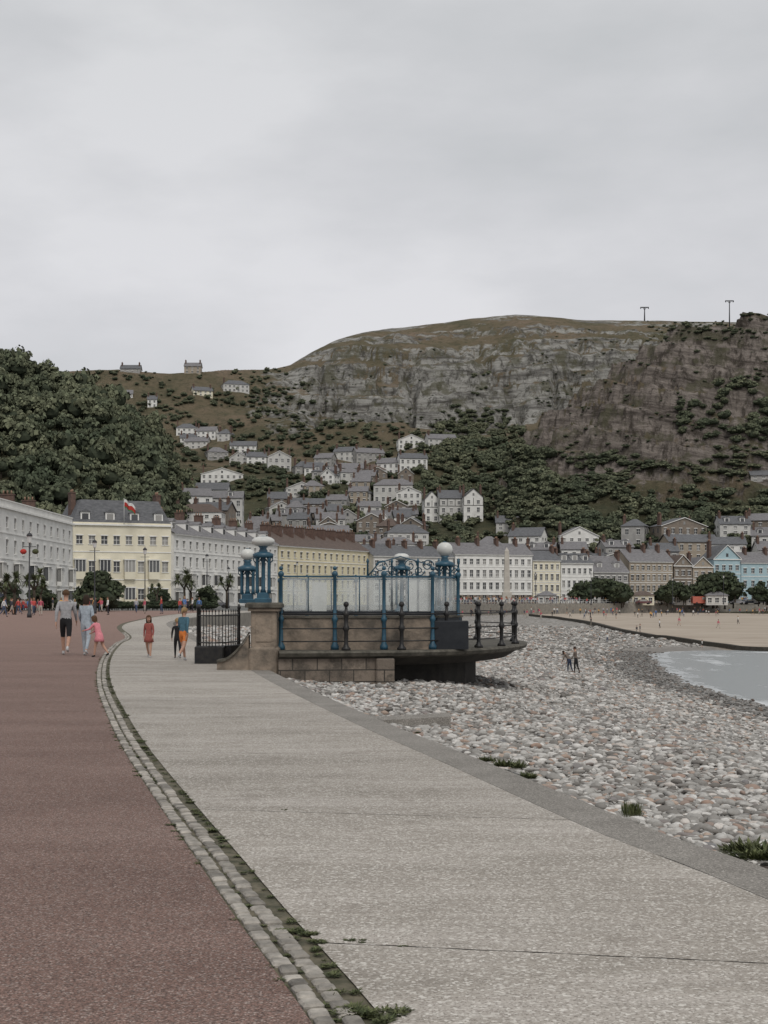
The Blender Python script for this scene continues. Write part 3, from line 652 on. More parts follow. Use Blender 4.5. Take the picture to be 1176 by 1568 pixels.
def hh(name,a,b,pb,pe,wall='white',roof='slate',rt='gable',storeys=2,bays=None,yaw=0.,rh=None,chim=1,dorm=0,dep=8,**kw):
    h_=hit((a+b)/2,pb)
    if not h_: return
    d,z=h_; wm_=(b-a)/F*d; h=max((pb-pe)/F*d,2.5); cx=W((a+b)/2,d); c,s=math.cos(yaw),math.sin(yaw)
    A=(cx-c*wm_/2,d-s*wm_/2);B=(cx+c*wm_/2,d+s*wm_/2)
    building(name,A,B,h,depth=dep,storeys=storeys,bays=bays or max(2,int(wm_/2.8)),wall=wall,roof=roof,rt=rt,rh=rh or min(3.2,dep*.38),chim=chim,dorm=dorm,z0=z,drop=7,split=False,**kw)
WH='white_hillside_house'
for q in [
 (WH,270,302,668,656,'white','slate'),(WH,300,330,672,660,'white','slate2'),(WH,332,352,676,664,'white2','slate'),(WH,282,318,688,677,'white2','slate2'),(WH,352,392,694,683,'white','slate'),
 (WH,276,300,682,671,'white','slate'),(WH,318,350,705,693,'greyw','slate2'),(WH,350,380,712,701,'white2','slate2'),
 (WH,308,372,742,726,'white','slate2'),(WH,410,446,722,700,'white2','slate'),(WH,378,408,712,701,'white','slate'),
 (WH,510,545,706,692,'white2','slate'),(WH,545,590,708,694,'greyw','slate2'),(WH,610,650,688,674,'white','slate'),(WH,655,700,684,672,'white2','slate2'),
 (WH,576,612,728,710,'white','slate2'),(WH,612,655,724,704,'white','slate'),(WH,572,632,772,744,'white2','slate2'),(WH,438,486,760,748,'white2','slate'),
 (WH,490,512,742,728,'white','slate'),(WH,515,560,728,717,'white2','slate2'),(WH,530,568,770,756,'white2','slate'),(WH,452,480,726,715,'greyw','slate'),
 (WH,296,326,608,600,'cream','slate'),(WH,342,382,602,590,'white2','slate'),(WH,178,203,612,605,'white','slate2'),(WH,226,240,624,612,'white','slate'),
 (WH,470,500,800,788,'white','slate'),(WH,412,450,792,778,'white2','slate2'),(WH,600,640,800,788,'greyw','slate2'),(WH,760,800,812,801,'white2','slate'),
 (WH,480,508,712,702,'greyw','slate2'),(WH,1040,1056,822,812,'cream','slate'),(WH,1150,1176,740,730,'greyw','slate')]:
    hh(q[0],q[1],q[2],q[3],q[4],q[5],q[6],yaw=random.uniform(-.35,.35),rt=random.choice(['gable','gable','front','hip']),chim=random.choice([1,2]),storeys=2)
hh('ridge_farmhouse',282,307,573,562,'tan','slate2',chim=2,rt='gable'); hh('ridge_farmhouse',184,214,571,566,'greyw','slate',chim=2)
for a,b,pe,rt,w_,dn in ((650,673,766,'front','white',9),(673,709,764,'gable','white2',10),(710,740,762,'front','white',10)):
    hh('timbered_hillside_hotel',a,b,800,pe,w_,'slate',rt=rt,storeys=3,dep=dn,chim=2,rh=3.8,yaw=.1,timber=True)
hh('white_gabled_house',574,600,815,800,'white','slate',rt='front',rh=4,chim=0); hh('white_gabled_house',596,628,806,792,'white','slate',rt='gable')
names={'white':'white_house','white2':'offwhite_house','cream':'cream_house','greyw':'grey_house','brownw':'brown_stone_house','tan':'tan_house'}
def town(x0,x1,d0,d1,n_,pal,w0=8,w1=19,sp_=11,h0=5.5,h1=8.):
    pl=[];t=0
    while len(pl)<n_ and t<n_*30:
        t+=1; px=random.uniform(x0,x1); d=random.uniform(d0,d1); x=W(px,d)
        if 635<px<748 and d>462: continue
        if any(abs(x-a)<sp_ and abs(d-b)<12 for a,b in pl): continue
        pl.append((x,d)); z=float(tz(px,d)); wd=random.uniform(w0,w1); yaw=random.uniform(-.4,.4); c,s=math.cos(yaw),math.sin(yaw); wl=random.choice(pal)
        building(names[wl],(x-c*wd/2,d-s*wd/2),(x+c*wd/2,d+s*wd/2),random.uniform(h0,h1),depth=8.5,storeys=random.choice([2,3]) if h1>7 else 2,bays=max(2,int(wd/2.8)),wall=wl,roof=random.choice(['slate','slate','slate2','slate2','slate2','broof']),rt=random.choice(['gable','gable','gable','front','hip']),rh=random.uniform(2.6,3.4),chim=random.choice([1,2]),z0=max(z,0),drop=8,split=False,chs=1.,dorm=random.choice([0,0,2]) if wd>10 else 0)
pal=['white','white','white2','greyw','brownw','tan','cream','white2']
town(300,640,440,535,38,pal); town(640,1190,462,512,36,pal); town(480,650,550,720,26,['white2','greyw','white','brownw','tan'],7,12,9,4.5,6.2); town(380,480,560,640,7,['white2','greyw','brownw'],7,11,10,4.5,6)
# ------------------------------------------------------------ obelisk, masts, flag
ob=MB(); x,d=W(776,372),372.
st=pmat('pale_granite',(.48,.45,.40),(.40,.37,.33),1); ob.bbox(x,d,0,.6,5,5,st,.05); ob.bbox(x,d,.6,1.2,3.8,3.8,st,.05); ob.bbox(x,d,1.2,3.4,2.4,2.4,st,.08)
t=Z(838,d); ob.add([(x-.8,d-.8,3.4),(x+.8,d-.8,3.4),(x+.8,d+.8,3.4),(x-.8,d+.8,3.4),(x-.55,d-.55,t-1),(x+.55,d-.55,t-1),(x+.55,d+.55,t-1),(x-.55,d+.55,t-1),(x,d,t)],[(0,1,5,4),(1,2,6,5),(2,3,7,6),(3,0,4,7),(4,5,8),(5,6,8),(6,7,8),(7,4,8)],st); ob.obj('war_memorial_obelisk')
steel=pmat('dark_steel',(.05,.05,.055),(.035,.035,.04),4,rough=.5)
for px,pt,w_,dd in ((987,470,13,1078.),(1117,460,13,650.)):
    z=float(tz(px,dd)); mb=MB(); x=W(px,dd); top=Z(pt,dd); hw=w_/2/F*dd; r=dd*.0003
    mb.lathe(x,dd,[(r*1.8,z-2),(r,top)],steel,8); mb.box(x-hw,x+hw,dd-r,dd+r,top-r*2,top,steel)
    mb.box(x-hw,x-hw+r*2,dd-r*2,dd+r*2,top-r*4,top-r*2,steel); mb.box(x+hw-r*2,x+hw,dd-r*2,dd+r*2,top-r*4,top-r*2,steel); mb.tube([(x-hw*.5,dd,top-r),(x,dd,top-r*7)],r*.6,steel); mb.tube([(x+hw*.5,dd,top-r),(x,dd,top-r*7)],r*.6,steel)
    mb.obj('cable_car_pylon')
wt=pmat('white_pole_paint',(.6,.6,.58)); fr=pmat('flag_red',(.45,.05,.04)); fw=pmat('flag_white',(.7,.7,.68)); fg_=pmat('flag_green',(.05,.2,.09))
def flag(px,d,zb,zt,wd,cols):
    mb=MB(); x=W(px,d); mb.lathe(x,d,[(.07,zb),(.04,zt)],wt,8); mb.sphere(x,d,zt,.09,wt,8); nn=10; hgt=wd*.6
    for ci,(c_,f0,f1) in enumerate(cols):
        vs=[]
        for i in range(nn+1):
            xx=x+wd*i/nn*.80; yy=d+.14*wd*math.sin(i*.9); dz=-wd*.5*(i/nn)**1.2+.06*wd*math.sin(i*1.1)
            vs+=[(xx,yy,zt-.1+dz-hgt*f0),(xx,yy,zt-.1+dz-hgt*f1)]
        mb.add(vs,[(2*i,2*i+1,2*i+3,2*i+2) for i in range(nn)],c_)
    mb.obj('flag_on_pole')
flag(190,264,Z(803,264),Z(764,264),2.6,[(fw,0,.35),(fr,.35,.85),(fg_,.85,1)])
# ------------------------------------------------------------ street lamps
lg=pmat('lantern_glass',(.6,.6,.58),(.5,.5,.5),3,rough=.2)
def lamp(px,d,pt,basket=False):
    mb=MB(); x=W(px,d); t=Z(pt,d)
    mb.lathe(x,d,[(.2,0),(.2,.3),(.14,.4),(.13,1.1),(.09,1.2),(.06,t*.5),(.05,t-.9)],steel,10)
    mb.lathe(x,d,[(.09,t-.9),(.16,t-.85),(.22,t-.35),(.24,t-.33)],lg,8,False); mb.lathe(x,d,[(.28,t-.33),(.2,t-.15),(.05,t-.05),(.03,t+.08)],steel,8)
    mb.tube([(x-.55,d,t-1.2),(x+.55,d,t-1.2)],.03,steel)
    if basket:
        for sx_ in (-.5,.5): mb.sphere(x+sx_,d,t-1.6,.28,fr if sx_<0 else wm,8,.8)
    mb.obj('street_lamp')
for a in ((45,118,815,True),(145,150,826),(222,176,838),(317,215,848),(350,235,868),(455,330,860),(905,372,872),(820,365,876),(1108,392,880),(1030,380,884)): lamp(*a)
# ------------------------------------------------------------ prom trees: palms & bushes
pl_leaf=pmat('palm_leaf',(.06,.075,.035),(.10,.11,.055),1,island=.4,rough=.6)
def palm(px,d,pt,heads=3):
    mb=MB(); x=W(px,d); t=Z(pt,d); ends=[]
    mb.tube([(x,d,0),(x+.05,d,t*.35),(x,d,t*.5)],[.22,.17,.15],bark,8)
    for i in range(heads):
        a=i*2.1+px; e=(x+math.cos(a)*t*.16,d+math.sin(a)*t*.16,t*random.uniform(.68,.85)); mb.tube([(x,d,t*.48),((x+e[0])/2+.02,(d+e[1])/2,t*.6),e],[.12,.1,.08],bark,6); ends.append(e)
    for e in ends:
        for k in range(90):
            a=random.uniform(0,6.28); el=random.uniform(-.9,1.4); L=t*.22*random.uniform(.7,1.1); dr=Vector((math.cos(a)*math.cos(el),math.sin(a)*math.cos(el),math.sin(el))); s=dr.cross(Vector((0,0,1))).normalized()*.07
            p=Vector(e); q=p+dr*L*.6; r=p+dr*L-Vector((0,0,L*.18)); mb.add([p-s*.5,p+s*.5,q+s,q-s,r],[(0,1,2,3),(3,2,4)],pl_leaf)
    mb.obj('cordyline_palm')
for a in ((22,140,872,2),(52,160,868,3),(8,150,880,2),(282,205,868,3),(292,210,880,2),(347,225,878,3),(240,220,890,2),(62,185,885,2)): palm(*a)
leafd=pmat('holm_oak_leaf',(.032,.043,.025),(.062,.074,.042),.3,island=.5,rough=.8,spec=.15); TD=[leafd,core,bark]
def bush(name,px0,px1,d,pt,n_=16):
    ii=[]; x0,x1=W(px0,d),W(px1,d); t=Z(pt,d)
    for _ in range(n_):
        r=t*random.uniform(.26,.42); f=random.random(); x=x0+r*.8+(x1-x0-1.6*r)*f; hh_=(1-(2*f-1)**2*.35)
        ii.append((random.randrange(6),x,d+random.uniform(-2,2),random.uniform(0,max(.1,t*hh_-r*1.25)),random.uniform(0,6),r,r,r,0))
    scatter(name,tp,ii,TD)
bush('holm_oak_tree',118,186,175,872,20); bush('promenade_shrub',300,336,215,893,9); bush('promenade_shrub',0,30,170,890,8); bush('promenade_shrub',36,88,190,893,9); bush('promenade_shrub',225,262,230,897,9)
bush('holm_oak_tree',866,970,385,881,44); bush('holm_oak_tree',998,1064,395,888,26); bush('holm_oak_tree',1056,1142,402,871,40); bush('promenade_shrub',1140,1190,400,890,14); bush('promenade_shrub',690,740,380,905,8)
ii=[]
for px in np.arange(-20,330,2.5):
    d=196; ii.append((random.randrange(6),W(px,d),d+random.uniform(-.5,.5),.1,random.uniform(0,6),.9,.9,.75+random.uniform(-.1,.25),0))
scatter('promenade_hedge',tp,ii,TD)
rl=MB(); pth=[p for p in E if p[1]>300 and p[0]<180]
cumx=crom([tuple(p) for p in pth],4)
for p in cumx: rl.lathe(p[0]-.3,p[1]+.3,[(.06,.35),(.05,1.35)],wt,5)
for zz in (.8,1.3): rl.tube([(p[0]-.3,p[1]+.3,zz) for p in cumx],.035,wt,4)
rl.obj('promenade_railing')
for px,d,wd,wk,rk_ in ((838,385,5,'white2','slate2'),(985,392,6,'cream','broof'),(1048,398,5,'white2','slate'),(1098,396,6,'white2','slate2')):
    x=W(px,d); building('promenade_kiosk',(x-wd/2,d),(x+wd/2,d),2.5,depth=4,storeys=1,bays=3,wall=wk,roof=rk_,rt='hip',rh=1.2,chim=0,z0=.0,split=False,drop=.2)
# ------------------------------------------------------------ cars
tyre=pmat('tyre',(.02,.02,.02),(.03,.03,.03),3)
def car(px,d,col,van=False,yaw=0.):
    mb=MB(); x=W(px,d); cm_=pmat('car_paint',col,tuple(c*.9 for c in col),2,rough=.35,spec=.5)
    mb.T=Matrix.Translation((x,d,0))@Matrix.Rotation(yaw,4,'Z')
    pf=[(-2.1,.35),(-2.15,.75),(-1.5,.88),(-.95,1.4),(.7,1.44),(1.35,.95),(2.1,.85),(2.15,.35)] if not van else [(-2.5,.35),(-2.5,2.1),(-2.3,2.25),(1.3,2.25),(1.9,1.35),(2.5,1.2),(2.55,.35)]
    n_=len(pf); mb.add([(a,-.85 if z<.9 else -.72,z) for a,z in pf]+[(a,.85 if z<.9 else .72,z) for a,z in pf],[tuple(range(n_)),tuple(range(2*n_-1,n_-1,-1))]+[(i,(i+1)%n_,n_+(i+1)%n_,n_+i) for i in range(n_)],cm_)
    for s in (-1,1):
        y=s*.80
        g_=[(-1.2,.93),(-.85,1.33),(.62,1.36),(1.1,.95)] if not van else [(.3,1.35),(.3,2.05),(1.2,2.05),(1.65,1.38)]
        mb.add([(a,y+s*.03-(s*.06 if z>1.2 and not van else 0),z) for a,z in g_],[(0,1,2,3)],'glass')
        for wx in (-1.35,1.35):
            vs=[(wx+.32*math.cos(q*.524),s*.88,.32+.32*math.sin(q*.524)) for q in range(12)]+[(wx+.32*math.cos(q*.524),s*.68,.32+.32*math.sin(q*.524)) for q in range(12)]
            mb.add(vs,[tuple(range(12)),tuple(range(23,11,-1))]+[(q,(q+1)%12,12+(q+1)%12,12+q) for q in range(12)],tyre)
    mb.obj('parked_van' if van else 'parked_car')
for a in ((1072,398,(.45,.12,.08),True,.2),(1150,405,(.03,.04,.06)),(1128,402,(.3,.3,.32)),(1095,400,(.05,.05,.06)),(1020,396,(.5,.5,.5)),(985,390,(.1,.03,.03)),(940,388,(.04,.06,.12)),(1168,404,(.5,.5,.5),True,.1),(35,190,(.25,.02,.02),False,.3),(100,205,(.3,.3,.32),False,.1),(12,192,(.04,.05,.07),True,.2),(330,240,(.05,.05,.06),False,.2)): car(*a)
# ------------------------------------------------------------ people
def person_mesh(name,pose,cl,fingers=True,female=False,child=False):
    hb_=1.25 if child else 1.
    swing=pose.get('swing',.0); lean=pose.get('lean',0.); arms=pose.get('arms',(.25,-.25)); elb=pose.get('elbow',(.25,.25)); spread=pose.get('spread',.10)
    V=[];Ed_=[];Rr=[];lab={}
    def add(p,r,par=None,l=None):
        V.append(Vector(p)); Rr.append(r if isinstance(r,tuple) else (r,r)); i=len(V)-1
        if par is not None: Ed_.append((par,i)); lab[(par,i)]=l
        return i
    def L(p):
        y,z=p[1],p[2]-.95; c,s=math.cos(lean),math.sin(lean); return (p[0],y*c+z*s,.95+z*c-y*s)
    sw_=.155 if female else .185
    bk_=1.12 if cl.get('baggy') else 1.
    pel=add((0,0,.95),(.15,.11)); sp_=add(L((0,0,1.12)),(.125*bk_,.095*bk_),pel,'torso'); ch=add(L((0,0,1.33)),(.155*bk_,.11*bk_),sp_,'torso'); nb=add(L((0,-.01,1.46)),.065,ch,'torso')
    hr=.083*hb_
    nk=add(L((0,.0,1.53)),.052,nb,'neck'); h1=add(L((0,.03,1.60)),(hr*.85,hr*.95),nk,'head'); h2=add(L((0,.015,1.69)),(hr*.98,hr*1.12),h1,'head'); add(L((0,.01,1.745)),hr*.6,h2,'head')
    add(L((0,.03+hr*1.28,1.645)),.013,h1,'nose')
    for s in (-1,1): add(L((s*hr*1.12,.01,1.65)),.013,h2,'ear')
    for s,aa,ee in ((-1,arms[0],elb[0]),(1,arms[1],elb[1])):
        sh_=add(L((s*sw_,0,1.415)),.062*bk_,ch,'shoulder'); ux,uy,uz=s*(sw_+.055),math.sin(aa)*.28,1.415-math.cos(aa)*.28
        el=add(L((ux,uy,uz)),.045*bk_,sh_,'uarm'); b2=aa+ee; fx,fy,fz=ux+s*.01,uy+math.sin(b2)*.25,uz-math.cos(b2)*.25
        wr=add(L((fx,fy,fz)),.029,el,'farm'); dx,dy,dz=0,math.sin(b2),-math.cos(b2)
        pa=add(L((fx,fy+dy*.07,fz+dz*.07)),(.02,.036),wr,'hand')
        if fingers:
            for fi,(off,ln) in enumerate(((-.03,.07),(-.01,.082),(.01,.078),(.028,.06))):
                f1=add(L((fx,fy+dy*.10+off*dz,fz+dz*.10-off*dy)),.009,pa,'hand'); add(L((fx-s*.02,fy+dy*(.10+ln)+off*dz*1.1,fz+dz*(.10+ln)-off*dy)),.0075,f1,'hand')
            t1=add(L((fx-s*.01,fy+dy*.06+.04,fz+dz*.06)),.01,wr,'hand'); add(L((fx-s*.015,fy+dy*.10+.05,fz+dz*.10)),.009,t1,'hand')
    for s,ph in ((-1,1),(1,-1)):
        a=swing*ph; hx=s*.085
        hp=add((hx,0,.89),.10 if cl['bot']!='skirt' else .115,pel,'hip'); kb=.12+abs(swing)*(.9 if ph<0 else .1)
        kn=add((hx+s*spread*.15,math.sin(a)*.43,.89-math.cos(a)*.43),.06,hp,'thigh'); b2=a-kb
        kx,ky,kz=V[kn]; an=add((kx,ky+math.sin(b2)*.40,kz-math.cos(b2)*.40),.038,kn,'shin')
        ax,ay,az=V[an]; pt_=-.5*(ph<0)*min(1,abs(swing)*2)
        he=add((ax,ay-.03,az-.045),.032,an,'foot'); add((ax+s*.01,ay+.13*math.cos(pt_),az-.05+.13*math.sin(pt_)),(.038,.028),he,'foot')
    me=bpy.data.meshes.new(name+'_t'); me.from_pydata(V,Ed_,[]); o=bpy.data.objects.new(name+'_t',me); COL.objects.link(o)
    md=o.modifiers.new('s','SKIN'); md.use_smooth_shade=True
    for i,sv in enumerate(me.skin_vertices[0].data): sv.radius=Rr[i]; sv.use_root=(i==0)
    md=o.modifiers.new('u','SUBSURF'); md.levels=2 if fingers else 1; md.render_levels=md.levels
    dg=bpy.context.evaluated_depsgraph_get(); dg.update(); ev=o.evaluated_get(dg); m2=bpy.data.meshes.new_from_object(ev); bpy.data.objects.remove(o)
    segs=[(np.array(V[a]),np.array(V[b_]),lab[(a,b_)]) for a,b_ in Ed_]
    sk,tp_,bt,shoe,hair=cl['mats']
    for mm in (sk,tp_,bt,shoe,hair): m2.materials.append(mm)
    for p in m2.polygons:
        c=np.array(p.center); best=1e9
        for a,b_,l in segs:
            dd=b_-a; t=max(0,min(1,float((c-a)@dd/(dd@dd)))); q=float(np.linalg.norm(c-a-dd*t))
            if q<best: best=q;bl=l;bt_=t
        mi=0
        if bl in('torso','shoulder'): mi=1
        elif bl=='hip': mi=2
        elif bl=='uarm': mi=1 if (cl.get('sleeve','long')=='long' or bt_<.5) else 0
        elif bl=='farm': mi=1 if cl.get('sleeve','long')=='long' and bt_<.92 else 0
        elif bl=='thigh': mi=2 if (cl['bot']=='long' or bt_<cl.get('hem',.8)) else 0
        elif bl=='shin': mi=2 if cl['bot']=='long' and bt_<.93 else (3 if cl['bot']=='short' and bt_>.9 else 0)
        elif bl=='foot': mi=3
        if bl=='torso' and c[2]<1.0: mi=2
        p.material_index=mi; p.use_smooth=True
    zmin=min(v.co.z for v in m2.vertices); 
    hbm=MB(); hc=V[h2]; nn=14; P=[];fs=[]
    longh=cl.get('hairlen',0)
    for j in range(9):
        th=j/8*math.pi*(.62); 
        for i in range(nn):
            a=2*math.pi*i/nn; front=max(0,math.sin(a)); th2=th*(1-.42*front); r=hr*1.22
            P.append((hc[0]+r*.98*math.sin(th2)*math.cos(a),hc[1]-.008+r*1.1*math.sin(th2)*math.sin(a),hc[2]-.004+r*1.05*math.cos(th2)-(longh*(1-front)*(j/8)**3 if math.sin(a)<.2 else 0)))
    for j in range(8):
        for i in range(nn): fs.append((j*nn+i,j*nn+(i+1)%nn,(j+1)*nn+(i+1)%nn,(j+1)*nn+i))
    hbm.add(P,fs,hair,True)
    if cl.get('ponytail'): hbm.tube([(hc[0],hc[1]-hr*1.1,hc[2]+.02),(hc[0],hc[1]-hr*1.9,hc[2]-.03),(hc[0],hc[1]-hr*1.7,hc[2]-.2)],[.03,.035,.012],hair,7)
    for s in (-1,1): hbm.sphere(V[h1][0]+s*.03,V[h1][1]+hr*1.05,V[h2][2]-.02,.009,tyre,6)
    if cl['bot']=='skirt':
        hbm.lathe(0,0,[(.13,1.02),(.155,.95),(.19,.80),(.22,.66)],bt,14)
    if cl.get('bag'): hbm.bbox(0,-.19,1.08,1.45,.28,.16,cl['bag'],.05)
    ex=hbm.obj('x'); bm=bmesh.new(); bm.from_mesh(m2)
    em=ex.data
    for mm in em.materials:
        if mm.name not in [q.name for q in m2.materials]: m2.materials.append(mm)
    names_=[q.name for q in m2.materials]
    nv=[bm.verts.new(v.co) for v in em.vertices]
    for p in em.polygons:
        f=bm.faces.new([nv[i] for i in p.vertices]); f.material_index=names_.index(em.materials[p.material_index].name); f.smooth=True
    bm.to_mesh(m2); bm.free(); bpy.data.objects.remove(ex)
    for v_ in m2.vertices: v_.co.z-=zmin
    m2.name=name; return m2
def put(name,me,x,y,z,face,h):
    o=bpy.data.objects.new(name,me); COL.objects.link(o); s=h/1.78; o.scale=(s,s,s); o.rotation_euler=(0,0,math.radians(face)); o.location=(x,y,z); return o
def cm1(n_,c): return pmat(n_,c,tuple(q*.75 for q in c),18,rough=.9,bmp=.3,bscale=30)
skin=cm1('skin',(.50,.30,.22)); hbk=cm1('hair_dark',(.035,.022,.015)); hbl=cm1('hair_blond',(.30,.20,.10)); hbr=cm1('hair_brown',(.10,.055,.03))
grey=cm1('cloth_grey',(.36,.36,.37)); blk=cm1('cloth_black',(.018,.018,.02)); ltb=cm1('cloth_pale_blue',(.36,.41,.46)); jean=cm1('cloth_pale_denim',(.40,.45,.50)); pink=cm1('cloth_pink',(.72,.26,.30)); rust=cm1('cloth_rust_red',(.30,.09,.075))
org=cm1('cloth_orange',(.65,.20,.05)); teal=cm1('cloth_teal',(.07,.15,.20)); wsh=cm1('shoe_white',(.5,.5,.5)); navy=cm1('cloth_navy',(.03,.04,.07)); brn=cm1('cloth_taupe',(.16,.13,.11))
def at_(px,py): return G(px,py,0)
me=person_mesh('man_walking',dict(swing=.38,arms=(-.35,.3),elbow=(.25,.35)),dict(bot='short',hem=.95,baggy=True,mats=(skin,grey,blk,wsh,hbr)))
x,y=at_(101,1003); put('walking_man',me,x,y,0,5,1.82)
me=person_mesh('woman_walking',dict(swing=.3,arms=(.3,-.2),elbow=(.5,.3)),dict(bot='long',mats=(skin,ltb,jean,wsh,hbk),hairlen=.14,baggy=True),female=True)
x,y=at_(132,1004); put('walking_woman',me,x,y,0,-3,1.66)
me=person_mesh('child_pink',dict(swing=.3,lean=.35,arms=(1.1,.8),elbow=(.6,.7)),dict(bot='skirt',hem=.3,baggy=True,mats=(skin,pink,pink,blk,hbr),hairlen=.1),female=True,child=True)
x,y=at_(152,1006); put('girl_in_pink_coat',me,x,y,0,65,1.12)
me=person_mesh('girl_red',dict(swing=.25,arms=(.2,-.2),elbow=(.3,.3)),dict(bot='skirt',hem=.5,mats=(skin,rust,rust,wsh,hbr),hairlen=.2),female=True,child=True)
x,y=at_(228,1007); put('girl_in_red_dress',me,x,y,0,175,1.10)
me=person_mesh('woman_orange',dict(swing=.42,arms=(.3,-.5),elbow=(1.1,.4),lean=.06),dict(bot='short',hem=.55,mats=(skin,teal,org,wsh,hbl),ponytail=True),female=True)
x,y=at_(281,1012); put('woman_in_orange_shorts',me,x,y,0,-20,1.36)
me=person_mesh('child_black',dict(swing=.4,arms=(.2,-.2),elbow=(.3,.3)),dict(bot='long',mats=(skin,blk,blk,blk,hbl)),child=True)
x,y=at_(272,1008); put('child_in_black',me,x,y,0,10,1.05)
def bput(name,me,px,d,face,h):
    x=W(px,d); z=float(beach_z(np.array([x]),np.array([float(d)]))[0][0]); return put(name,me,x,d,z+.03,face,h)
me=person_mesh('b1',dict(swing=.15,lean=.75,arms=(.9,.7),elbow=(.3,.3)),dict(bot='long',mats=(skin,brn,navy,blk,hbk),hairlen=.15),female=True); bput('woman_bending_on_beach',me,872,94,50,1.65)
me=person_mesh('b2',dict(swing=.15,lean=.12,arms=(.3,.2),elbow=(.5,.3)),dict(bot='long',mats=(skin,brn,blk,blk,hbk))); bput('man_on_beach',me,882,95,60,1.75)
def rnd(name,stops):
    m_,nt_,b_=newmat(name); oi=N(nt_,'ShaderNodeObjectInfo').outputs['Random']
    r_=N(nt_,'ShaderNodeValToRGB'); r_.color_ramp.interpolation='CONSTANT'; e=r_.color_ramp.elements; e[0].position=0; e[0].color=rgba(stops[0])
    e[1].position=1/len(stops); e[1].color=rgba(stops[1])
    for i,c_ in enumerate(stops[2:]): q=e.new((i+2)/len(stops)); q.color=rgba(c_)
    nt_.links.new(oi,r_.inputs[0]); nt_.links.new(r_.outputs[0],b_.inputs['Base Color']); b_.inputs['Roughness'].default_value=.9; return m_
rt1=rnd('walker_tops',[(.03,.03,.04),(.65,.65,.62),(.45,.07,.06),(.08,.16,.35),(.03,.03,.03),(.6,.35,.12),(.6,.6,.6),(.4,.4,.42),(.05,.05,.06),(.45,.10,.14)])
rt2=rnd('walker_trousers',[(.02,.02,.03),(.05,.07,.12),(.2,.18,.15),(.03,.03,.03),(.06,.08,.14),(.4,.37,.32)])
dm=[person_mesh('walker',dict(swing=.35,arms=(.3,-.3)),dict(bot='long',mats=(skin,rt1,rt2,blk,hbk)),fingers=False),
    person_mesh('walker',dict(swing=.08,arms=(.1,.1)),dict(bot='long',mats=(skin,rt1,rt2,blk,hbr)),fingers=False),
    person_mesh('walker',dict(swing=-.3,arms=(-.3,.5),elbow=(.3,.9)),dict(bot='long',mats=(skin,rt1,rt2,blk,hbl),hairlen=.15),fingers=False,female=True),
    person_mesh('walker',dict(swing=.3,arms=(.2,-.2)),dict(bot='short',mats=(skin,rt1,rt2,blk,hbr)),fingers=False)]
def crowd(px0,px1,d0,d1,n_):
    for _ in range(n_):
        d=random.uniform(d0,d1); px=random.uniform(px0,px1); x=W(px,d)
        if inpoly(np.array([x]),np.array([d]),landpoly)[0]: put('pedestrian',random.choice(dm),x,d,0,random.uniform(0,360),random.uniform(1.5,1.82))
crowd(0,60,120,185,14); crowd(60,350,130,190,18); crowd(100,160,150,190,10); crowd(690,1176,340,410,40)
Ef=np.array([p for p in crom([tuple(p) for p in E if p[1]>300 and p[0]<150],6)])
for _ in range(240):
    k=random.randrange(len(Ef)-1); p=Ef[k]*(1-.5)+Ef[k+1]*.5; tq=Ef[k+1]-Ef[k]; tq=tq/np.linalg.norm(tq); nq=np.array([-tq[1],tq[0]]); p=p+nq*random.uniform(.8,8)+tq*random.uniform(-3,3)
    put('pedestrian',random.choice(dm),p[0],p[1],.35,random.uniform(0,360),random.uniform(1.55,1.9))
# people on the sand at the foot of the far wall
for _ in range(130):
    k=random.randrange(len(Ef)-1); p=Ef[k]; tq=Ef[k+1]-Ef[k]; tq=tq/np.linalg.norm(tq); nq=np.array([tq[1],-tq[0]]); p=p+nq*(2+38*random.random()**1.8)+tq*random.uniform(-3,3)
    if p[1]<230: continue
    z=float(beach_z(np.array([p[0]]),np.array([p[1]]))[0][0]); put('beach_goer',random.choice(dm),p[0],p[1],z,random.uniform(0,360),random.uniform(1.2,1.9))
def onbeach(px,py,h):
    best=None
    for d in np.arange(120,380,2.):
        x=W(px,d); z=float(beach_z(np.array([x]),np.array([d]))[0][0]); yy=HY-(z-H)*F/d
        if best is None or abs(yy-py)<best[0]: best=(abs(yy-py),x,d,z)
    put('beach_goer',random.choice(dm),best[1],best[2],best[3],random.uniform(0,360),h)
for px,py,h in ((980,972,1.6),(975,970,1.2),(905,960,1.6),(1075,992,1.0),(930,985,1.2),(918,984,1.0),(1010,962,1.5),(1040,958,1.6),(1100,962,1.5),(1130,956,1.6)): onbeach(px,py,h)
rw=MB(); Ei=offs(Ef,-11); n=len(Ef)
rw.add([(p[0],p[1],.35) for p in Ef]+[(p[0],p[1],.35) for p in Ei]+[(p[0],p[1],-.2) for p in Ei],[(i,i+1,n+i+1,n+i) for i in range(n-1)]+[(n+i,n+i+1,2*n+i+1,2*n+i) for i in range(n-1)],cop); rw.obj('far_promenade_pavement')
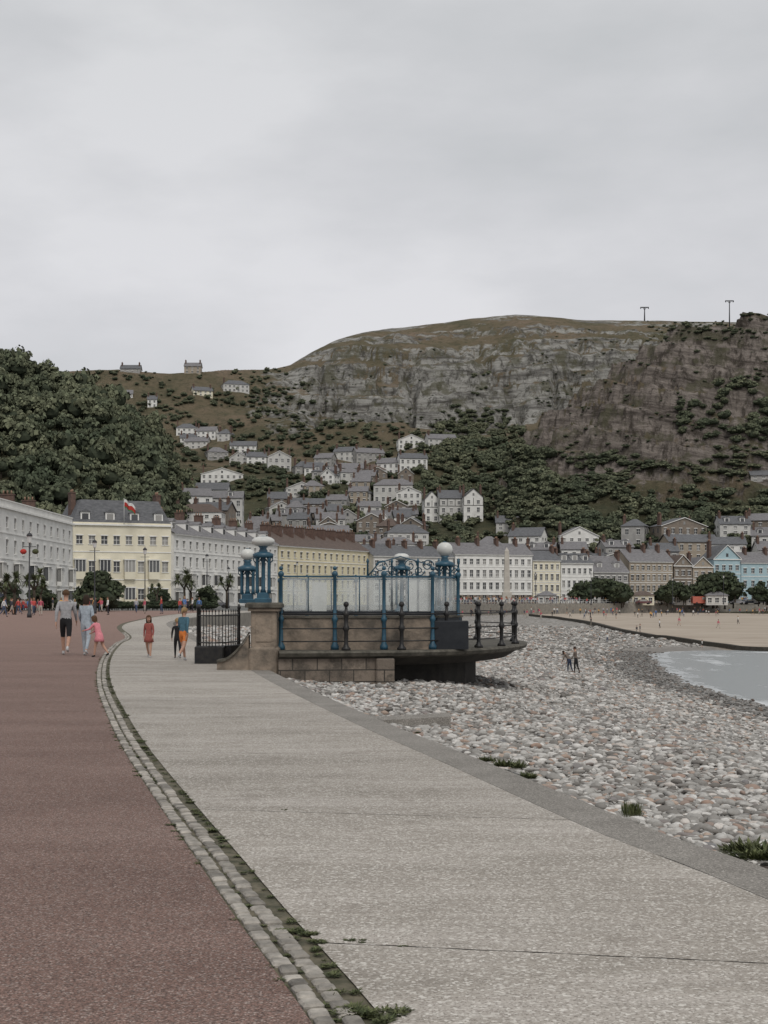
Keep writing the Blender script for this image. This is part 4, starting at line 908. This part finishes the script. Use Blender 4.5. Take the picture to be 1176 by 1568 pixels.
# ------------------------------------------------------------ platform / shelter
stone,nt,b=newmat('brown_stone_blocks'); v=coord(nt)
br=N(nt,'ShaderNodeTexBrick'); br.inputs['Scale'].default_value=1.; br.inputs['Brick Width'].default_value=.62; br.inputs['Row Height'].default_value=.26; br.inputs['Mortar Size'].default_value=.014; br.offset=.5
br.inputs['Color1'].default_value=(.13,.105,.085,1); br.inputs['Color2'].default_value=(.24,.195,.155,1); br.inputs['Mortar'].default_value=(.04,.035,.03,1)
sxyz=N(nt,'ShaderNodeSeparateXYZ'); nt.links.new(v,sxyz.inputs[0]); ad=N(nt,'ShaderNodeMath',operation='ADD'); nt.links.new(sxyz.outputs[0],ad.inputs[0]); nt.links.new(sxyz.outputs[1],ad.inputs[1])
cb=N(nt,'ShaderNodeCombineXYZ'); nt.links.new(ad.outputs[0],cb.inputs[0]); nt.links.new(sxyz.outputs[2],cb.inputs[1]); nt.links.new(cb.outputs[0],br.inputs['Vector'])
c=mix(nt,mapr(nt,noise(nt,v,2.5,8,.7),.45,.62,0,.8),br.outputs['Color'],(.05,.044,.036)); nt.links.new(c,b.inputs['Base Color']); b.inputs['Roughness'].default_value=.9; bump(nt,b,noise(nt,v,14,7,.7),.8,.03)
sand_=pmat('weathered_sandstone',(.28,.225,.175),(.095,.082,.068),2.6,detail=9,bmp=.7,bscale=16,bdist=.03)
dk=pmat('dark_lichened_slab',(.12,.11,.09),(.05,.046,.038),5,bmp=.6)
blk_st=pmat('shade_painted_stone',(.05,.045,.038),(.028,.025,.022),3,bmp=.6)  # shade of the undercut beneath the slab, put into the stone colour
blue,nt,b=newmat('blue_iron_paint'); v=coord(nt); c=ramp(nt,noise(nt,v,6,7,.7),[(.35,(.016,.055,.09)),(.6,(.024,.085,.13)),(.75,(.04,.10,.13))]); nt.links.new(c,b.inputs['Base Color']); b.inputs['Roughness'].default_value=.45
nvy=pmat('navy_paint_and_shade',(.012,.014,.018),(.022,.024,.028),4,rough=.5)
iron=pmat('black_iron',(.014,.014,.016),(.03,.028,.026),8,rough=.45)
gp,nt,b=newmat('weathered_glass_pane'); nt.nodes.remove(b)
out=[q for q in nt.nodes if q.type=='OUTPUT_MATERIAL'][0]
tr=N(nt,'ShaderNodeBsdfTransparent'); tr.inputs[0].default_value=(.95,.965,.96,1); gl=N(nt,'ShaderNodeBsdfGlossy'); gl.inputs['Roughness'].default_value=.06; df=N(nt,'ShaderNodeBsdfDiffuse'); df.inputs[0].default_value=(.66,.67,.66,1)
m1=N(nt,'ShaderNodeMixShader'); nt.links.new(mapr(nt,noise(nt,coord(nt),1.3,5),.40,.62,.06,.34),m1.inputs[0]); nt.links.new(tr.outputs[0],m1.inputs[1]); nt.links.new(df.outputs[0],m1.inputs[2])
m2_=N(nt,'ShaderNodeMixShader'); m2_.inputs[0].default_value=.05; nt.links.new(m1.outputs[0],m2_.inputs[1]); nt.links.new(gl.outputs[0],m2_.inputs[2]); nt.links.new(m2_.outputs[0],out.inputs[0])
globe=pmat('white_lamp_globe',(.60,.60,.57),(.48,.48,.46),3,rough=.3)
root=empty('glazed_shelter_platform')
pz=.42
edge=crom([(W(427,30.7),30.7),(W(530,30.95),30.95),(W(615,31.2),31.2),(W(684,31.8),31.8),(W(735,32.7),32.7),(W(772,34),34),(W(798,36),36),(W(794,38.5),38.5),(2.6,41),(0,42.5),(-3.5,42.5)],6)
def loopmesh(mb,P,z0,z1,k,ins0=0.,ins1=0.):
    a=offs(P,-ins0); b_=offs(P,-ins1); n_=len(P)
    mb.add([(p[0],p[1],z0) for p in a]+[(p[0],p[1],z1) for p in b_],[(i,i+1,n_+i+1,n_+i) for i in range(n_-1)],k,False)
pf=MB()
loopmesh(pf,edge,pz-.045,pz-.0,dk,-.10,-.06); loopmesh(pf,edge,pz-.12,pz-.045,dk,-.06,-.10); loopmesh(pf,edge,pz-.16,pz-.12,dk,.10,-.06)
top=offs(edge,.06); pf.add([(p[0],p[1],pz) for p in top],[tuple(range(len(top)))],dk)
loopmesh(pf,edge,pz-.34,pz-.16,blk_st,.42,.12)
pf.obj('platform_slab',root)
wb=MB(); 
k0=[p for p in offs(edge,-.06) if p[0]<W(603,31.2)]; k0=np.array([p for p in k0 if p[1]<33])
wallp=np.array(list(k0)+[[k0[-1][0]+.0,k0[-1][1]+1.1]]); nw=len(wallp)
wb.add([(p[0],p[1],-1.2) for p in wallp]+[(p[0],p[1],pz-.14) for p in wallp],[(i,i+1,nw+i+1,nw+i) for i in range(nw-1)],stone)
wallq=np.array([[k0[-1][0],k0[-1][1]+1.1],[1.3,33.6],[2.0,35.],[2.4,37.2],[2.0,40],[0,41.3]]); nw=len(wallq)
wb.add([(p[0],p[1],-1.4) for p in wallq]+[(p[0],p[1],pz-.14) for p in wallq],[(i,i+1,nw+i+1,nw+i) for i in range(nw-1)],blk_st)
xs_=k0[0][0]
wb.add([(xs_,k0[0][1],-1.2),(xs_,k0[0][1],pz-.14),(-3.5,42,pz-.14),(-3.5,42,-1.2)],[(0,1,2,3)],stone)
wb.bbox(W(590,30.9),31.12,-.8,pz-.16,.40,.26,stone,.03)
wb.obj('retaining_wall',root)
fr_=[(W(431,31.7),31.7),(W(513,31.7),31.7),(W(588,31.75),31.75),(W(662,32.0),32.0),(W(701,33.2),33.2)]
bk_=[(W(701,33.2),33.2),(W(668,36),36.),(W(617,36.3),36.3),(W(545,36.3),36.3),(W(470,36.2),36.2),(W(428,35.5),35.5)]
gw=MB(); ir=MB(); gz_=MB()
def seg_box(mb,p,q,z0,z1,th,k,in0=0,in1=0):
    p=np.array(p);q=np.array(q); d=q-p; L_=np.linalg.norm(d); d/=L_; n_=np.array([d[1],-d[0]])*th/2; p=p+d*in0; q=q-d*in1
    vs=[p+n_,q+n_,q-n_,p-n_]; mb.add([(a[0],a[1],z0) for a in vs]+[(a[0],a[1],z1) for a in vs],[(0,3,2,1),(4,5,6,7),(0,1,5,4),(1,2,6,5),(2,3,7,6),(3,0,4,7)],k)
for L_,isf in ((fr_,True),(bk_,False)):
    for i,(p,q) in enumerate(zip(L_[:-1],L_[1:])):
        if isf: seg_box(gw,p,q,pz,1.12,.24,sand_ if i<3 else nvy,.02,.02); seg_box(gw,p,q,1.124,1.17,.30,dk,.03,.03)
        else: seg_box(gw,p,q,pz,1.0,.15,nvy,.02,.02)
        seg_box(ir,p,q,1.18,1.27,.12,nvy,.04,.04); seg_box(ir,p,q,2.03,2.07,.05,blue,.04,.04)
        mp=[np.array(p)*(1-f)+np.array(q)*f for f in (.5,)]
        for mm in mp: ir.lathe(mm[0],mm[1],[(.014,1.27),(.014,2.03)],blue,6)
        seg_box(gz_,p,q,1.275,2.025,.012,gp,.06,.06)
    for p in L_:
        r=.045 if isf else .034; t=2.20 if isf else 2.1; yo=.14 if isf else 0
        ir.lathe(p[0],p[1]-yo,[(r*2.0,pz),(r*2.0,pz+.08),(r*1.2,pz+.15),(r,pz+.4),(r,pz+.62),(r*1.5,pz+.66),(r*1.5,pz+.70),(r*.9,pz+.75),(r*.85,t-.15),(r*1.5,t-.12),(r*1.5,t-.07),(r*.6,t-.03)],blue,10)
        ir.sphere(p[0],p[1]-yo,t+.03,r*1.05,blue,8)
gw.bbox(W(676,32.1),31.98,pz,1.06,1.2,.2,nvy,.02)  # dark panel; its colour also paints the shade on the wall's right end
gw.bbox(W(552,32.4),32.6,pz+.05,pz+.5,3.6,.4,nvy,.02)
gz_.box(W(625,34),W(662,34),34.0,34.02,1.25,1.95,globe); gz_.box(W(478,34.6),W(500,34.6),34.6,34.62,1.25,1.95,globe)
gw.obj('plinth_wall',root); ir.obj('blue_iron_frame',root); gz_.obj('glass_panes',root)
rb=MB(); rp=[(W(a,b_),b_) for a,b_ in ((431,30.95),(530,31.12),(615,31.4),(684,32.0),(733,32.9),(768,34.1),(789,35.8),(786,38),(730,40.3))]
for i,(x,y) in enumerate(rp):
    if i==0: continue
    r=.045; hh_=1.03
    rb.lathe(x,y,[(.10,pz),(.10,pz+.05),(.06,pz+.09),(r,pz+.15),(r,pz+.42),(.068,pz+.45),(.068,pz+.52),(r,pz+.55),(r,pz+.74),(.068,pz+.77),(.068,pz+.83),(r*.8,pz+.86),(r*.7,pz+hh_-.10),(.03,pz+hh_-.06)],iron,10)
    rb.sphere(x,y,pz+hh_-.02,.062,iron,10)
for p,q in zip(rp[:-1],rp[1:]):
    for z in (pz+.48,pz+.80,pz+.2): rb.tube([(p[0],p[1],z),(q[0],q[1],z)],.016,iron,6)
rb.obj('black_railing',root)
pr_=MB(); px_,pd_=W(405,31.2),31.25
pr_.bbox(px_,pd_,-.35,.50,.66,.66,sand_,.05); pr_.bbox(px_,pd_,.50,1.28,.56,.56,sand_,.03); pr_.bbox(px_,pd_,1.28,1.36,.68,.68,sand_,.03); pr_.bbox(px_,pd_,1.36,1.47,.80,.80,dk,.04)
pr_.box(px_-.17,px_+.17,pd_-.30,pd_-.275,.62,1.14,sand_)
pr_.box(W(385,31.5)-.02,W(385,31.5)+.33,31.6,35.4,-.1,1.34,sand_); pr_.box(W(385,31.5)-.1,W(385,31.5)+.4,31.66,35.45,1.344,1.45,dk)
pts_=[]; x1,x0=px_-.33,px_-1.02
for i in range(13):
    t=i/12; x=x1+(x0-x1)*t; z=.16+.60*(1-t)**2.0
    if t>.8: z=.16+.60*.04-.1*(t-.8)
    pts_.append((x,z))
n_=len(pts_); vs=[(x,31.0,-.2) for x,z in pts_]+[(x,31.0,z) for x,z in pts_]+[(x,31.35,z) for x,z in pts_]+[(x,31.35,-.2) for x,z in pts_]
pr_.add(vs,[(k*n_+i,k*n_+i+1,(k+1)*n_+i+1,(k+1)*n_+i) for i in range(n_-1) for k in range(3)]+[(n_-1,2*n_-1,3*n_-1,4*n_-1)],sand_)
cv=[(x,31.0-.05,z) for x,z in pts_]+[(x,31.4,z) for x,z in pts_]+[(x,31.0-.05,z+.06) for x,z in pts_]+[(x,31.4,z+.06) for x,z in pts_]
pr_.add(cv,[(i,i+1,2*n_+i+1,2*n_+i) for i in range(n_-1)]+[(2*n_+i,2*n_+i+1,3*n_+i+1,3*n_+i) for i in range(n_-1)]+[(n_-1,2*n_-1,4*n_-1,3*n_-1)],dk)
pr_.obj('entrance_pier',root)
lb=MB()
def spiral(cx,cz,y,r,turns=1.3,dirn=1,ph=0.,flip=1):
    P=[]
    for i in range(22):
        t=i/21; a=ph+dirn*turns*2*math.pi*t; rr=r*(1-.8*t); P.append((cx+flip*rr*math.cos(a),y,cz+rr*math.sin(a)))
    lb.tube(P,.014,blue,5)
def lampcol(px,d,z0,pt,gr_,flat=1.,multi=False):
    x=W(px,d); t=Z(pt,d)-gr_*flat*1.9
    lb.bbox(x,d,z0,z0+.10,.36,.36,blue,.02); lb.bbox(x,d,z0+.10,z0+.22,.26,.26,blue,.02)
    if multi:
        for sx_,sy_ in ((-.13,-.1),(.13,-.1),(-.13,.1),(.13,.1)): lb.lathe(x+sx_,d+sy_,[(.04,z0+.2),(.028,z0+.3),(.028,t-.30),(.05,t-.25)],blue,8)
        lb.lathe(x,d,[(.22,t-.25),(.23,t-.17),(.12,t-.12)],blue,12)
    lb.lathe(x,d,[(.07,z0+.22),(.045,z0+.3),(.04,t-.35),(.07,t-.3),(.05,t-.24),(.10,t-.10),(.07,t-.05),(.11,t)],blue,10)
    lb.sphere(x,d,t+gr_*flat*.9,gr_,globe,16,flat)
    lb.lathe(x,d,[(gr_*.35,t+gr_*flat*1.86),(.02,t+gr_*flat*1.98)],blue,8)
    for f in (-1,1): spiral(x+f*.15,t-.28,d,.09,1.2,1,math.pi,f)
lampcol(403,31.25,1.47,821,.26,.45,True); lampcol(379,32.9,1.45,840,.165,.85,True); lampcol(681,33.4,1.28,830,.19,.9,True); lampcol(615,36.2,1.2,847,.2,.5,True)
for cx,cz,r,f in ((583,868,.16,1),(601,872,.14,-1),(628,866,.17,1),(642,874,.13,-1),(655,866,.15,1),(668,876,.12,-1),(592,880,.09,1),(635,882,.09,-1),(695,872,.12,1),(694,884,.09,-1),(573,878,.1,-1)):
    spiral(W(cx,34.),Z(cz,34.),34.,r,1.4,1,0 if f>0 else math.pi,f)
lb.tube([(W(560,34),34,Z(886,34)),(W(580,34),34,Z(862,34)),(W(613,34),34,Z(852,34)),(W(648,34),34,Z(862,34)),(W(700,34),34,Z(884,34))],.016,blue,6)
lb.tube([(W(565,34),34,Z(884,34)),(W(705,34),34,Z(884,34))],.014,blue,6)
for a in (563,600,640,672,702): lb.lathe(W(a,34.),34.,[(.03,1.2),(.022,Z(862,34.)),(.04,Z(860,34.)),(.01,Z(855,34.))],blue,8)
lb.obj('globe_lamps_and_scrollwork',root)
ig=MB()
ig.bbox(W(322,34.2),34.2,0,.42,.70,.5,iron,.03)
cur=[(W(303,34.4),34.4),(W(325,33.9),33.9),(W(350,34.4),34.4),(W(366,35.4),35.4)]; cr_=crom(cur,5)
for z in (.5,1.15): ig.tube([(p[0],p[1],z) for p in cr_],.018,iron,6)
for p in cr_: ig.tube([(p[0],p[1],.42),(p[0],p[1],1.24)],[.011,.011],iron,5); ig.lathe(p[0],p[1],[(.022,1.24),(.004,1.31)],iron,5)
for p in (cur[0],cur[3],(W(305,35.6),35.6)): ig.lathe(p[0],p[1],[(.05,0),(.04,.2),(.03,1.3),(.05,1.32),(.02,1.42)],iron,8)
seg_box(ig,(W(345,34.3),34.3),(W(372,35.4),35.4),0,.42,.3,iron)
ig.obj('iron_gate_railing')
print('objects',len(bpy.data.objects))
